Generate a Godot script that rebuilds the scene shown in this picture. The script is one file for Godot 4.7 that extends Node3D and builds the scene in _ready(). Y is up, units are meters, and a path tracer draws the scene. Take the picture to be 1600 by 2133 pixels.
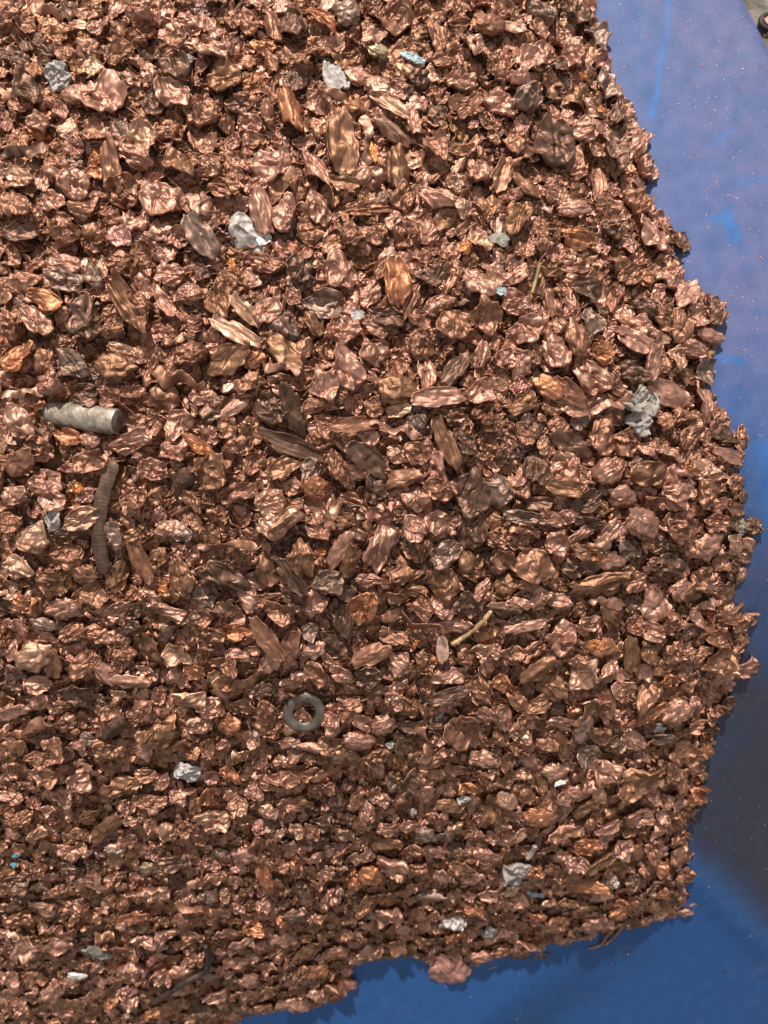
extends Node3D
# A heap of crushed copper scrap spilling over a blue plastic sheet, seen from straight above.
# Metres, y up; -z is the far edge of the heap, +z the near edge.

const EYE := Vector3(0.0, 1.02, 0.14)
const PITCH := -82.0
const FOV := 65.0
const PW := 1600.0
const PH := 2133.0

var eye_basis: Basis
var focal: float
var rng := RandomNumberGenerator.new()
var lumps_noise := FastNoiseLite.new()
var shape_noise := FastNoiseLite.new()
var ridge_noise := FastNoiseLite.new()
var outline := PackedVector2Array()
var field := PackedFloat32Array()
const FX := 110
const FZ := 150
const FX0 := -1.0
const FZ0 := -1.25
const FSTEP := 0.018
var metals := {}
var tones := {}
var meshes := {}
var taken := {}
var cells := {}
var landmarks: Array = []
var waiting: Array = []

func _ready() -> void:
	rng.seed = 4711
	eye_basis = Basis.from_euler(Vector3(deg_to_rad(PITCH), 0, 0))
	focal = PH * 0.5 / tan(deg_to_rad(FOV * 0.5))
	# ---- camera, sky, sun, exposure
	var cam := Camera3D.new()
	cam.name = "camera"
	cam.fov = FOV
	cam.near = 0.05
	cam.far = 60.0
	cam.position = EYE
	cam.rotation_degrees = Vector3(PITCH, 0, 0)
	add_child(cam)
	cam.current = true
	var lens := CameraAttributesPhysical.new()
	lens.exposure_aperture = 2.6
	lens.frustum_focus_distance = 1.08
	lens.frustum_focal_length = 12.0 / tan(deg_to_rad(FOV * 0.5))
	lens.frustum_near = 0.05
	lens.frustum_far = 60.0
	cam.attributes = lens
	var sky := ProceduralSkyMaterial.new()
	sky.sky_top_color = Color(0.63, 0.62, 0.61)
	sky.sky_horizon_color = Color(0.72, 0.70, 0.68)
	sky.sky_curve = 0.2
	sky.ground_bottom_color = Color(0.22, 0.20, 0.18)
	sky.ground_horizon_color = Color(0.45, 0.42, 0.39)
	sky.sun_angle_max = 1.0
	var env := Environment.new()
	env.background_mode = Environment.BG_SKY
	env.sky = Sky.new()
	env.sky.sky_material = sky
	env.background_energy_multiplier = 1.12
	env.tonemap_mode = Environment.TONE_MAPPER_LINEAR
	env.tonemap_exposure = 1.2
	env.sdfgi_enabled = true
	env.ssao_enabled = true
	env.ssil_enabled = true
	var we := WorldEnvironment.new()
	we.name = "world_environment"
	we.environment = env
	add_child(we)
	var sun := DirectionalLight3D.new()
	sun.name = "sun"
	sun.light_energy = 1.6
	sun.light_color = Color(1.0, 0.95, 0.90)
	sun.light_angular_distance = 1.5
	sun.shadow_enabled = true
	add_child(sun)
	sun.look_at_from_position(Vector3.ZERO, Vector3(0.12, -0.775, 0.62), Vector3.UP)
	# ---- materials and shapes
	noises()
	make_metals()
	make_shapes()
	# ---- the large structure
	make_outline()
	make_setting()
	# ---- the things, large to small
	make_finds()
	trace_pieces()
	make_filling()
	write_labels()
	make_dust()

# ------------------------------------------------------------------ places

func ray(px: float, py: float) -> Vector3:
	return (eye_basis * Vector3((px - PW * 0.5) / focal, -(py - PH * 0.5) / focal, -1.0)).normalized()

func hit(px: float, py: float, lift := 0.0, heap := true) -> Vector3:
	var d := ray(px, py)
	var t := (EYE.y + 0.1) / -d.y
	for i in 14:
		var p := EYE + d * t
		var y := (heap_y(p.x, p.z) if heap else sheet_y(p.x, p.z)) + lift
		t += (p.y - y) / -d.y * 0.8
	return EYE + d * t

func pixel_size(p: Vector3) -> float:
	return (p - EYE).dot(-eye_basis.z) / focal

func to_pixel(p: Vector3) -> Vector2:
	var q := eye_basis.inverse() * (p - EYE)
	return Vector2(PW * 0.5 + q.x / -q.z * focal, PH * 0.5 - q.y / -q.z * focal)

func fall(z: float) -> float:
	return 0.66 * 0.12 * log(1.0 + exp((z + 0.05) / 0.12))

func sheet_y(x: float, z: float) -> float:
	var y := -0.115 - 0.02 * (x - 0.3)
	y -= fall(z)
	y -= 0.10 * pow(maxf(0.0, x - 0.33) * maxf(0.0, z + 0.1), 1.0)
	y += 0.0015 * lumps_noise.get_noise_2d(x * 3.0 + 40.0, z * 3.0)
	# the fold near the corner
	var a := Vector2(0.567, 0.600)
	var dir := Vector2(0.740, 0.672)
	var off := (Vector2(x, z) - a).dot(Vector2(-dir.y, dir.x))
	var along := (Vector2(x, z) - a).dot(dir)
	y += 0.010 * exp(-pow(off / 0.016, 2.0)) * smoothstep(-0.08, 0.05, along)
	y -= 0.12 * maxf(0.0, off) * smoothstep(-0.05, 0.15, along)
	return y

func inside(x: float, z: float) -> float:
	var fx := clampf((x - FX0) / FSTEP, 0.0, FX - 1.001)
	var fz := clampf((z - FZ0) / FSTEP, 0.0, FZ - 1.001)
	var i := int(fx)
	var j := int(fz)
	var u := fx - i
	var v := fz - j
	var a := lerpf(field[j * FX + i], field[j * FX + i + 1], u)
	var b := lerpf(field[(j + 1) * FX + i], field[(j + 1) * FX + i + 1], u)
	return lerpf(a, b, v)

func heap_y(x: float, z: float) -> float:
	var d := inside(x, z)
	if d <= 0.0:
		return sheet_y(x, z) + d * 0.5
	var rise := 0.165 * (1.0 - exp(-d / 0.27))
	var bumps := 0.016 * lumps_noise.get_noise_2d(x, z) + 0.007 * lumps_noise.get_noise_2d(x * 2.7 + 9.0, z * 2.7)
	return sheet_y(x, z) + rise + bumps * minf(1.0, d / 0.08)

func heap_normal(x: float, z: float) -> Vector3:
	var e := 0.012
	return Vector3(heap_y(x - e, z) - heap_y(x + e, z), 2.0 * e, heap_y(x, z - e) - heap_y(x, z + e)).normalized()

func make_outline() -> void:
	# where the heap ends on the sheet
	var edge := [Vector2(1262, -420), Vector2(1240, -200), Vector2(1238, 0), Vector2(1243, 80), Vector2(1262, 130), Vector2(1290, 210), Vector2(1330, 260), Vector2(1350, 330), Vector2(1335, 390),
		Vector2(1365, 440), Vector2(1408, 490), Vector2(1408, 560), Vector2(1445, 600), Vector2(1500, 632), Vector2(1498, 706), Vector2(1478, 770), Vector2(1488, 850), Vector2(1530, 905),
		Vector2(1545, 980), Vector2(1555, 1050), Vector2(1552, 1120), Vector2(1540, 1180), Vector2(1515, 1240), Vector2(1540, 1290), Vector2(1560, 1380), Vector2(1520, 1435), Vector2(1500, 1490),
		Vector2(1475, 1560), Vector2(1465, 1650), Vector2(1430, 1720), Vector2(1425, 1800), Vector2(1432, 1880), Vector2(1370, 1905), Vector2(1310, 1935), Vector2(1230, 1955), Vector2(1150, 1965),
		Vector2(1060, 1985), Vector2(980, 2010), Vector2(890, 1992), Vector2(820, 1990), Vector2(745, 2010), Vector2(725, 2060), Vector2(680, 2095), Vector2(590, 2100), Vector2(480, 2135),
		Vector2(380, 2210), Vector2(200, 2290), Vector2(-120, 2420), Vector2(-700, 2500), Vector2(-700, -420)]
	for e in edge:
		var p := hit_plain(e)
		outline.append(Vector2(p.x, p.z))
	field.resize(FX * FZ)
	for j in FZ:
		for i in FX:
			var q := Vector2(FX0 + i * FSTEP, FZ0 + j * FSTEP)
			var best := 1e9
			for k in outline.size():
				var c := Geometry2D.get_closest_point_to_segment(q, outline[k], outline[(k + 1) % outline.size()])
				best = minf(best, q.distance_squared_to(c))
			field[j * FX + i] = sqrt(best) * (1.0 if Geometry2D.is_point_in_polygon(q, outline) else -1.0)

func hit_plain(e: Vector2) -> Vector3:
	return hit(e.x, e.y, 0.004, false)

# ------------------------------------------------------------------ nodes

func numbered(called: String) -> String:
	var n: int = taken.get(called, 0)
	taken[called] = n + 1
	return called if n == 0 else "%s_%03d" % [called, n]

func tag(o: Node, label: String, category: String, group := "", kind := "") -> void:
	if label:
		o.set_meta("label", label)
	if category:
		o.set_meta("category", category)
	if group:
		o.set_meta("group", group)
	if kind:
		o.set_meta("kind", kind)

func put(called: String, m: Mesh, mat: Material, parent: Node = self, where := Transform3D()) -> MeshInstance3D:
	var o := MeshInstance3D.new()
	o.name = numbered(called) if parent == self else called
	o.mesh = m
	o.material_override = mat
	o.transform = where
	parent.add_child(o, true)
	return o

# ------------------------------------------------------------------ materials

func noises() -> void:
	lumps_noise.seed = 3
	lumps_noise.frequency = 9.0
	shape_noise.seed = 12
	shape_noise.noise_type = FastNoiseLite.TYPE_SIMPLEX_SMOOTH
	shape_noise.fractal_type = FastNoiseLite.FRACTAL_FBM
	shape_noise.fractal_octaves = 2
	shape_noise.frequency = 1.0
	ridge_noise.seed = 77
	ridge_noise.noise_type = FastNoiseLite.TYPE_SIMPLEX_SMOOTH
	ridge_noise.fractal_type = FastNoiseLite.FRACTAL_RIDGED
	ridge_noise.fractal_octaves = 2
	ridge_noise.frequency = 1.0

func noise_image(size: int, frequency: float, octaves: int, sd: int, fractal := FastNoiseLite.FRACTAL_FBM) -> Image:
	var n := FastNoiseLite.new()
	n.seed = sd
	n.frequency = frequency
	n.noise_type = FastNoiseLite.TYPE_SIMPLEX_SMOOTH
	n.fractal_type = fractal
	n.fractal_octaves = octaves
	return n.get_seamless_image(size, size, false, false, 0.2)

func crinkle() -> Texture2D:
	# fine creases and grain pressed into the foil
	var a := noise_image(512, 0.016, 3, 5, FastNoiseLite.FRACTAL_RIDGED)
	var b := noise_image(512, 0.11, 2, 8)
	a.convert(Image.FORMAT_RGBA8)
	b.convert(Image.FORMAT_RGBA8)
	for y in 512:
		for x in 512:
			var v := a.get_pixel(x, y).r * 0.75 + b.get_pixel(x, y).r * 0.25
			a.set_pixel(x, y, Color(v, v, v))
	a.bump_map_to_normal_map(7.0)
	return ImageTexture.create_from_image(a)

func patina() -> Texture2D:
	# blotches of darker oxide and bare pink metal
	var a := noise_image(512, 0.012, 4, 21)
	var b := noise_image(512, 0.035, 3, 33)
	var im := Image.create(512, 512, false, Image.FORMAT_RGB8)
	for y in 512:
		for x in 512:
			var v := a.get_pixel(x, y).r
			var w := b.get_pixel(x, y).r
			var k := 0.78 + 0.22 * smoothstep(0.28, 0.66, v) - 0.10 * smoothstep(0.52, 0.72, w)
			im.set_pixel(x, y, Color(k, k * (0.96 + 0.06 * w), k * (0.95 + 0.10 * v)))
	return ImageTexture.create_from_image(im)

func make_metals() -> void:
	tones = {
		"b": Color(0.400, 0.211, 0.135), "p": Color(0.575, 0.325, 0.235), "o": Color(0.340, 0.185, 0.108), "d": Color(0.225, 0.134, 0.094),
		"t": Color(0.64, 0.390, 0.265), "c": Color(0.52, 0.240, 0.130), "g": Color(0.36, 0.245, 0.190),
	}
	var bend := crinkle()
	var blotch := patina()
	for k in tones.keys() + ["w"]:
		var m := StandardMaterial3D.new()
		var c: Color = tones.get(k, Color(1, 1, 1))
		m.albedo_color = c.linear_to_srgb()
		m.albedo_texture = blotch
		m.vertex_color_use_as_albedo = true
		m.metallic = 0.82
		m.roughness = 0.55
		m.normal_enabled = true
		m.normal_texture = bend
		m.normal_scale = 0.10
		m.uv1_triplanar = true
		m.uv1_world_triplanar = true
		m.uv1_scale = Vector3.ONE * 9.0
		metals[k] = m

func plain(c: Color, rough: float, metal := 0.0, bump := 0.5, scale := 9.0) -> StandardMaterial3D:
	var m := StandardMaterial3D.new()
	m.albedo_color = c.linear_to_srgb()
	m.albedo_texture = metals["w"].albedo_texture
	m.roughness = rough
	m.metallic = metal
	m.normal_enabled = true
	m.normal_texture = metals["w"].normal_texture
	m.normal_scale = bump
	m.uv1_triplanar = true
	m.uv1_world_triplanar = true
	m.uv1_scale = Vector3.ONE * scale
	return m

# ------------------------------------------------------------------ shapes

func commit(v: PackedVector3Array, tri: PackedInt32Array, col := PackedColorArray()) -> ArrayMesh:
	var nrm := PackedVector3Array()
	nrm.resize(v.size())
	for k in range(0, tri.size(), 3):
		var n := (v[tri[k + 2]] - v[tri[k]]).cross(v[tri[k + 1]] - v[tri[k]])
		for q in 3:
			nrm[tri[k + q]] += n
	for k in nrm.size():
		nrm[k] = nrm[k].normalized()
	var arr := []
	arr.resize(Mesh.ARRAY_MAX)
	arr[Mesh.ARRAY_VERTEX] = v
	arr[Mesh.ARRAY_NORMAL] = nrm
	if col.size():
		arr[Mesh.ARRAY_COLOR] = col
	arr[Mesh.ARRAY_INDEX] = tri
	var m := ArrayMesh.new()
	m.add_surface_from_arrays(Mesh.PRIMITIVE_TRIANGLES, arr)
	return m

func bell(x: float, w: float) -> float:
	return exp(-(x / w) * (x / w))

# a torn, folded piece of thick foil: a closed disc of rings, top and underside, 1 long and 1 wide
func flake(kind: String, sd: int) -> ArrayMesh:
	var r := RandomNumberGenerator.new()
	r.seed = sd
	var rings := 22
	var seg := 64
	var sides: Array = []
	var n := r.randi_range(4, 7)
	for i in n:
		sides.append(Vector2((i + r.randf_range(-0.28, 0.28)) * TAU / n, r.randf_range(0.36, 0.52)))
	var folds: Array = []
	for i in (1 if kind == "P" else (r.randi_range(6, 8) if kind == "W" else r.randi_range(2, 4))):
		var a := r.randf() * TAU
		if kind == "P":
			a = PI * 0.5 + r.randf_range(-0.35, 0.35)
		folds.append([Vector2(cos(a), sin(a)), r.randf_range(-0.34, 0.34), r.randf_range(0.05, 0.10) * (0.6 if kind == "P" else 1.0) * (1.0 if r.randf() < 0.68 else -1.0), r.randf_range(0.04, 0.085) * (1.6 if kind == "P" else 1.0)])
	var pleats: Array = []
	for i in (1 if kind == "P" else 4):
		var pa := r.randf() * TAU if kind != "P" else PI * 0.5 + r.randf_range(-0.25, 0.25)
		pleats.append([Vector2(cos(pa), sin(pa)), r.randf_range(-0.36, 0.36), r.randf_range(0.035, 0.06) * (1.0 if r.randf() < 0.75 else -1.0), r.randf_range(0.022, 0.036), r.randf_range(-0.3, 0.3)])
	var creases: Array = []
	for i in (1 if kind == "P" else 2):
		var ca := r.randf() * TAU if kind != "P" else PI * 0.5 + r.randf_range(-0.3, 0.3)
		creases.append([Vector2(cos(ca), sin(ca)), r.randf_range(-0.2, 0.2), r.randf_range(0.18, 0.42) * (1.0 if r.randf() < 0.3 else -1.0)])
	var turn := r.randf() * TAU
	var bend_dir := Vector2(cos(turn), sin(turn))
	var bend := r.randf_range(-0.65, 0.5)
	if kind == "C":
		bend_dir = Vector2(1, 0).rotated(r.randf_range(-0.4, 0.4))
		bend = r.randf_range(0.9, 1.5) * (1.0 if r.randf() < 0.5 else -1.0)
	if kind == "P":
		bend = r.randf_range(-0.35, 0.35)
		bend_dir = Vector2(1, 0)
	var o := r.randf() * 100.0
	var lens := r.randf_range(1.5, 2.4)
	var gutter := r.randf_range(-0.24, 0.20)
	var thick: float = {"F": 0.055, "C": 0.04, "P": 0.10, "W": 0.15}[kind]
	var rim := r.randf_range(0.02, 0.036)
	var v := PackedVector3Array()
	var col := PackedColorArray()
	var tri := PackedInt32Array()
	for layer in 2:
		for i in rings:
			var rho := float(i) / (rings - 1)
			rho = 1.0 - pow(1.0 - rho, 1.25)
			for j in seg:
				if layer == 1 and i == rings - 1:
					break
				var th := TAU * j / seg
				var reach := 1e9
				if kind == "P":
					var cs := absf(cos(th))
					var sn := absf(sin(th))
					reach = 0.5 / pow(pow(cs, lens) + pow(sn, lens), 1.0 / lens)
				else:
					var acc := 0.0
					for s in sides:
						var c := cos(th - s.x)
						if c > 0.05:
							acc += pow(c / s.y, 9.0)
					reach = minf(0.60, pow(acc, -1.0 / 9.0))
				reach *= 1.0 + (0.09 if kind != "P" else 0.22) * shape_noise.get_noise_3d(cos(th) * 1.6 + o, sin(th) * 1.6, o)
				reach *= 1.0 + 0.035 * shape_noise.get_noise_3d(cos(th) * 6.0 + o, sin(th) * 6.0, 3.0 - o)
				var p := Vector2(cos(th), sin(th)) * reach * rho
				var s := Vector2(2.0, 2.0 if kind != "P" else 1.2)
				var w1 := shape_noise.get_noise_3d(p.x * s.x + o, 4.0, p.y * s.y)
				var w2 := shape_noise.get_noise_3d(p.x * s.x - 7.0, o, p.y * s.y)
				var h := bend * pow(p.dot(bend_dir), 2.0)
				for f in folds:
					h += f[2] * bell(p.dot(f[0]) - f[1] + 0.16 * w1, f[3])
				h += (0.06 if kind != "P" else 0.11) * w2 + (0.045 if kind == "W" else 0.02) * (ridge_noise.get_noise_3d(p.x * s.x * 1.1 + o, 1.0, p.y * s.y * 1.1 + w1) - 0.3)
				for f in pleats:
					var q: float = p.dot(f[0]) - f[1] + 0.34 * w1 + 0.12 * w2
					var along: float = p.dot(Vector2(-f[0].y, f[0].x)) - f[4]
					h += f[2] * bell(q, f[3]) * bell(along, 0.42)
				for f in creases:
					var q: float = p.dot(f[0]) - f[1] + 0.10 * w1
					h += f[2] * (sqrt(q * q + 0.0006) - 0.12)
				var lip := shape_noise.get_noise_3d(cos(th) * 1.1 - o, sin(th) * 1.1, 9.0)
				h += (0.24 if kind != "P" else 0.16) * lip * pow(smoothstep(0.62, 1.0, rho), 1.5)
				if kind == "P":
					h += gutter * pow(absf(p.y) * 2.0, 2.5)
				var t := thick * sqrt(maxf(0.0, 1.0 - pow(rho, 3.2 if kind in "FC" else 2.6))) + rim * bell(rho - 0.92, 0.06)
				if kind == "P":
					t *= 1.0 + 0.6 * w1 - 0.35 * bell(p.y - 0.06 + 0.3 * w2, 0.07)
				if i == rings - 1:
					t = 0.0
				v.append(Vector3(p.x + 0.05 * w2, h + (t if layer == 0 else -t), p.y + 0.05 * w1))
				var raw := smoothstep(0.25, 0.6, shape_noise.get_noise_3d(cos(th) * 2.3, o, sin(th) * 2.3)) * smoothstep(0.80, 1.0, rho)
				var worn := 1.0 + 0.16 * w2
				col.append(Color(worn * (1.0 + 0.9 * raw), worn * (1.0 + 0.25 * raw), worn))
	var base := rings * seg
	for i in rings - 1:
		for j in seg:
			var j2 := (j + 1) % seg
			var a := i * seg + j
			var b := i * seg + j2
			var c := a + seg
			var d := b + seg
			tri.append_array([a, c, b, b, c, d])
			var ua := base + a
			var ub := base + b
			var uc := base + c if i < rings - 2 else c
			var ud := base + d if i < rings - 2 else d
			tri.append_array([ua, ub, uc, ub, ud, uc])
	return commit(v, tri, col)

# a crumpled ball of foil, 1 long, 1 wide
func nugget(sd: int, rough := 1.0) -> ArrayMesh:
	var r := RandomNumberGenerator.new()
	r.seed = sd
	var o := r.randf() * 100.0
	var lat := 26
	var lon := 44
	var flat := r.randf_range(0.24, 0.36)
	var cuts: Array = []
	for i in 6:
		cuts.append([Vector3(r.randf_range(-1, 1), r.randf_range(-1, 1), r.randf_range(-1, 1)).normalized(), r.randf_range(-0.5, 0.5), r.randf_range(0.05, 0.12), r.randf_range(0.06, 0.14)])
	var v := PackedVector3Array()
	var col := PackedColorArray()
	var tri := PackedInt32Array()
	for i in lat + 1:
		for j in lon:
			var ph := PI * i / lat
			var th := TAU * j / lon
			var d := Vector3(sin(ph) * cos(th), cos(ph), sin(ph) * sin(th))
			var w := shape_noise.get_noise_3d(d.x * 1.1 + o, d.y * 1.1, d.z * 1.1)
			var w2 := shape_noise.get_noise_3d(d.x * 2.5, d.y * 2.5 + o, d.z * 2.5)
			var k := 1.0 + 0.36 * w + 0.10 * rough * w2
			for c in cuts:
				k -= c[2] * rough * bell(d.dot(c[0]) - c[1] + 0.35 * w2, c[3])
			k += 0.17 * rough * (ridge_noise.get_noise_3d(d.x * 1.5 + o, d.y * 1.5 + w, d.z * 1.5) - 0.2)
			k += 0.03 * rough * (ridge_noise.get_noise_3d(d.x * 3.1 - o, d.y * 3.1 + w2, d.z * 3.1) - 0.2)
			v.append(Vector3(d.x * 0.48, d.y * flat, d.z * 0.48) * k)
			var raw := smoothstep(0.3, 0.6, shape_noise.get_noise_3d(d.x * 2.0, o, d.z * 2.0 + d.y))
			col.append(Color(1.0 + 0.5 * raw, 1.0 + 0.18 * raw, 1.0))
	for i in lat:
		for j in lon:
			var a := i * lon + j
			var b := i * lon + (j + 1) % lon
			tri.append_array([a, a + lon, b, b, a + lon, b + lon])
	return commit(v, tri, col)

# a sweep along a line: wide x thick at every point, twisted
func sweep(path: Array, wide: Array, thick: Array, twist: Array, seg := 14, grain := 0.0) -> ArrayMesh:
	var v := PackedVector3Array()
	var tri := PackedInt32Array()
	var n := path.size()
	for i in n:
		var along: Vector3 = (path[mini(i + 1, n - 1)] - path[maxi(i - 1, 0)]).normalized()
		var side := along.cross(Vector3.UP).normalized()
		if side.length() < 0.5:
			side = Vector3.RIGHT
		var up := side.cross(along)
		var q: float = twist[i]
		var s := side * cos(q) + up * sin(q)
		var u := up * cos(q) - side * sin(q)
		for j in seg:
			var th := TAU * j / seg
			var k := 1.0 + grain * shape_noise.get_noise_3d(path[i].x * 90.0 + cos(th) * 2.0, path[i].z * 90.0, sin(th) * 2.0)
			v.append(path[i] + s * cos(th) * wide[i] * k + u * sin(th) * thick[i] * k)
	for i in n - 1:
		for j in seg:
			var a := i * seg + j
			var b := i * seg + (j + 1) % seg
			tri.append_array([a, b, a + seg, b, b + seg, a + seg])
	for e in 2:
		var first := 0 if e == 0 else (n - 1) * seg
		v.append(path[0] if e == 0 else path[n - 1])
		for j in seg:
			var a := first + j
			var b := first + (j + 1) % seg
			if e == 0:
				tri.append_array([v.size() - 1, b, a])
			else:
				tri.append_array([v.size() - 1, a, b])
	return commit(v, tri)

func strip(sd: int) -> ArrayMesh:
	var r := RandomNumberGenerator.new()
	r.seed = sd
	var o := r.randf() * 50.0
	var path: Array = []
	var wide: Array = []
	var thick: Array = []
	var twist: Array = []
	var n := 44
	for i in n:
		var t := float(i) / (n - 1)
		path.append(Vector3(t - 0.5, 0.05 * shape_noise.get_noise_2d(t * 2.5, o), 0.09 * shape_noise.get_noise_2d(t * 1.8 + 9.0, o)))
		var cap := pow(maxf(0.0, 1.0 - pow(absf(2.0 * t - 1.0), 8.0)), 0.5)
		wide.append((0.075 + 0.035 * shape_noise.get_noise_2d(t * 4.0, o + 5.0)) * cap + 0.001)
		thick.append((0.013 + 0.008 * shape_noise.get_noise_2d(t * 6.0, o + 8.0)) * cap + 0.001)
		twist.append(2.6 * shape_noise.get_noise_2d(t * 1.6, o + 11.0))
	return sweep(path, wide, thick, twist, 14, 0.3)

func make_shapes() -> void:
	meshes = {"F": [], "C": [], "P": [], "N": [], "S": []}
	for i in 16:
		meshes.F.append(flake("F", 100 + i))
	for i in 8:
		meshes.C.append(flake("C", 200 + i))
	for i in 11:
		meshes.P.append(flake("P", 300 + i))
	for i in 3:
		meshes.N.append(nugget(400 + i, 0.8))
	for i in 11:
		meshes.N.append(flake("W", 420 + i))
	for i in 7:
		meshes.S.append(strip(500 + i))

# ------------------------------------------------------------------ the sheet and the ground

func make_setting() -> void:
	var a := hit(1549, 0, 0.0, false)
	var b := hit(1606, 112, 0.0, false)
	var nx := 120
	var nz := 150
	var v := PackedVector3Array()
	var uv := PackedVector2Array()
	var tri := PackedInt32Array()
	for j in nz:
		var z := lerpf(-1.15, 1.25, float(j) / (nz - 1))
		var reach := minf(1.0, a.x + (z - a.z) * (b.x - a.x) / (b.z - a.z))
		for i in nx + 2:
			var x := lerpf(-1.0, reach, minf(1.0, float(i) / (nx - 1)))
			var y := sheet_y(x, z)
			if i == nx - 1:
				y -= 0.002
			if i == nx:
				x += 0.006
				y -= 0.010
			if i == nx + 1:
				x += 0.012
				y = -0.17 - 1.02 * fall(z) - 0.30 * smoothstep(0.1, 0.7, z) - 0.004
			v.append(Vector3(x, y, z))
			uv.append(Vector2((x + 1.0) / 2.0, (z + 1.15) / 2.4))
	var w := nx + 2
	for j in nz - 1:
		for i in w - 1:
			var q := j * w + i
			tri.append_array([q, q + 1, q + w, q + 1, q + w + 1, q + w])
	var m := commit(v, tri)
	var arr := m.surface_get_arrays(0)
	arr[Mesh.ARRAY_TEX_UV] = uv
	m = ArrayMesh.new()
	m.add_surface_from_arrays(Mesh.PRIMITIVE_TRIANGLES, arr)
	var blue := StandardMaterial3D.new()
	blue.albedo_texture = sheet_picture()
	blue.roughness = 0.58
	blue.metallic_specular = 0.5
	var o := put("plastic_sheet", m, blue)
	tag(o, "scuffed blue plastic sheet dusted with copper grains under the scrap heap", "plastic sheet")

	# the ground falls away with the sheet
	var gv := PackedVector3Array()
	var gt := PackedInt32Array()
	for jz in 80:
		for ix in 70:
			var gx := -3.0 + 6.0 * ix / 69.0
			var gz := -3.0 + 6.0 * jz / 79.0
			gv.append(Vector3(gx, -0.17 - 1.02 * fall(minf(gz, 2.0)) - 0.30 * smoothstep(0.1, 0.7, gz) + 0.002 * lumps_noise.get_noise_2d(gx * 4.0, gz * 4.0), gz))
	for jz in 79:
		for ix in 69:
			var gq := jz * 70 + ix
			gt.append_array([gq, gq + 1, gq + 70, gq + 1, gq + 71, gq + 70])
	var ground := put("ground", commit(gv, gt), plain(Color(0.20, 0.19, 0.16), 0.9, 0.0, 0.4, 2.0))
	tag(ground, "pale beige concrete ground beyond the edge of the blue sheet", "ground", "", "structure")
	# the dark ring lying on it at the corner
	var c := ray(1601, 46)
	var at := EYE + c * ((EYE.y + 0.162) / -c.y)
	var ring := Node3D.new()
	ring.name = numbered("rubber_ring")
	add_child(ring)
	ring.position = at
	var t := TorusMesh.new()
	t.inner_radius = 0.008
	t.outer_radius = 0.017
	put("tyre", t, plain(Color(0.012, 0.012, 0.014), 0.6), ring)
	var core := CylinderMesh.new()
	core.top_radius = 0.0075
	core.bottom_radius = 0.0085
	core.height = 0.009
	put("core", core, plain(Color(0.55, 0.36, 0.32), 0.6), ring)
	tag(ring, "small black ring with a pinkish core on the beige ground past the blue sheet", "ring")

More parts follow.
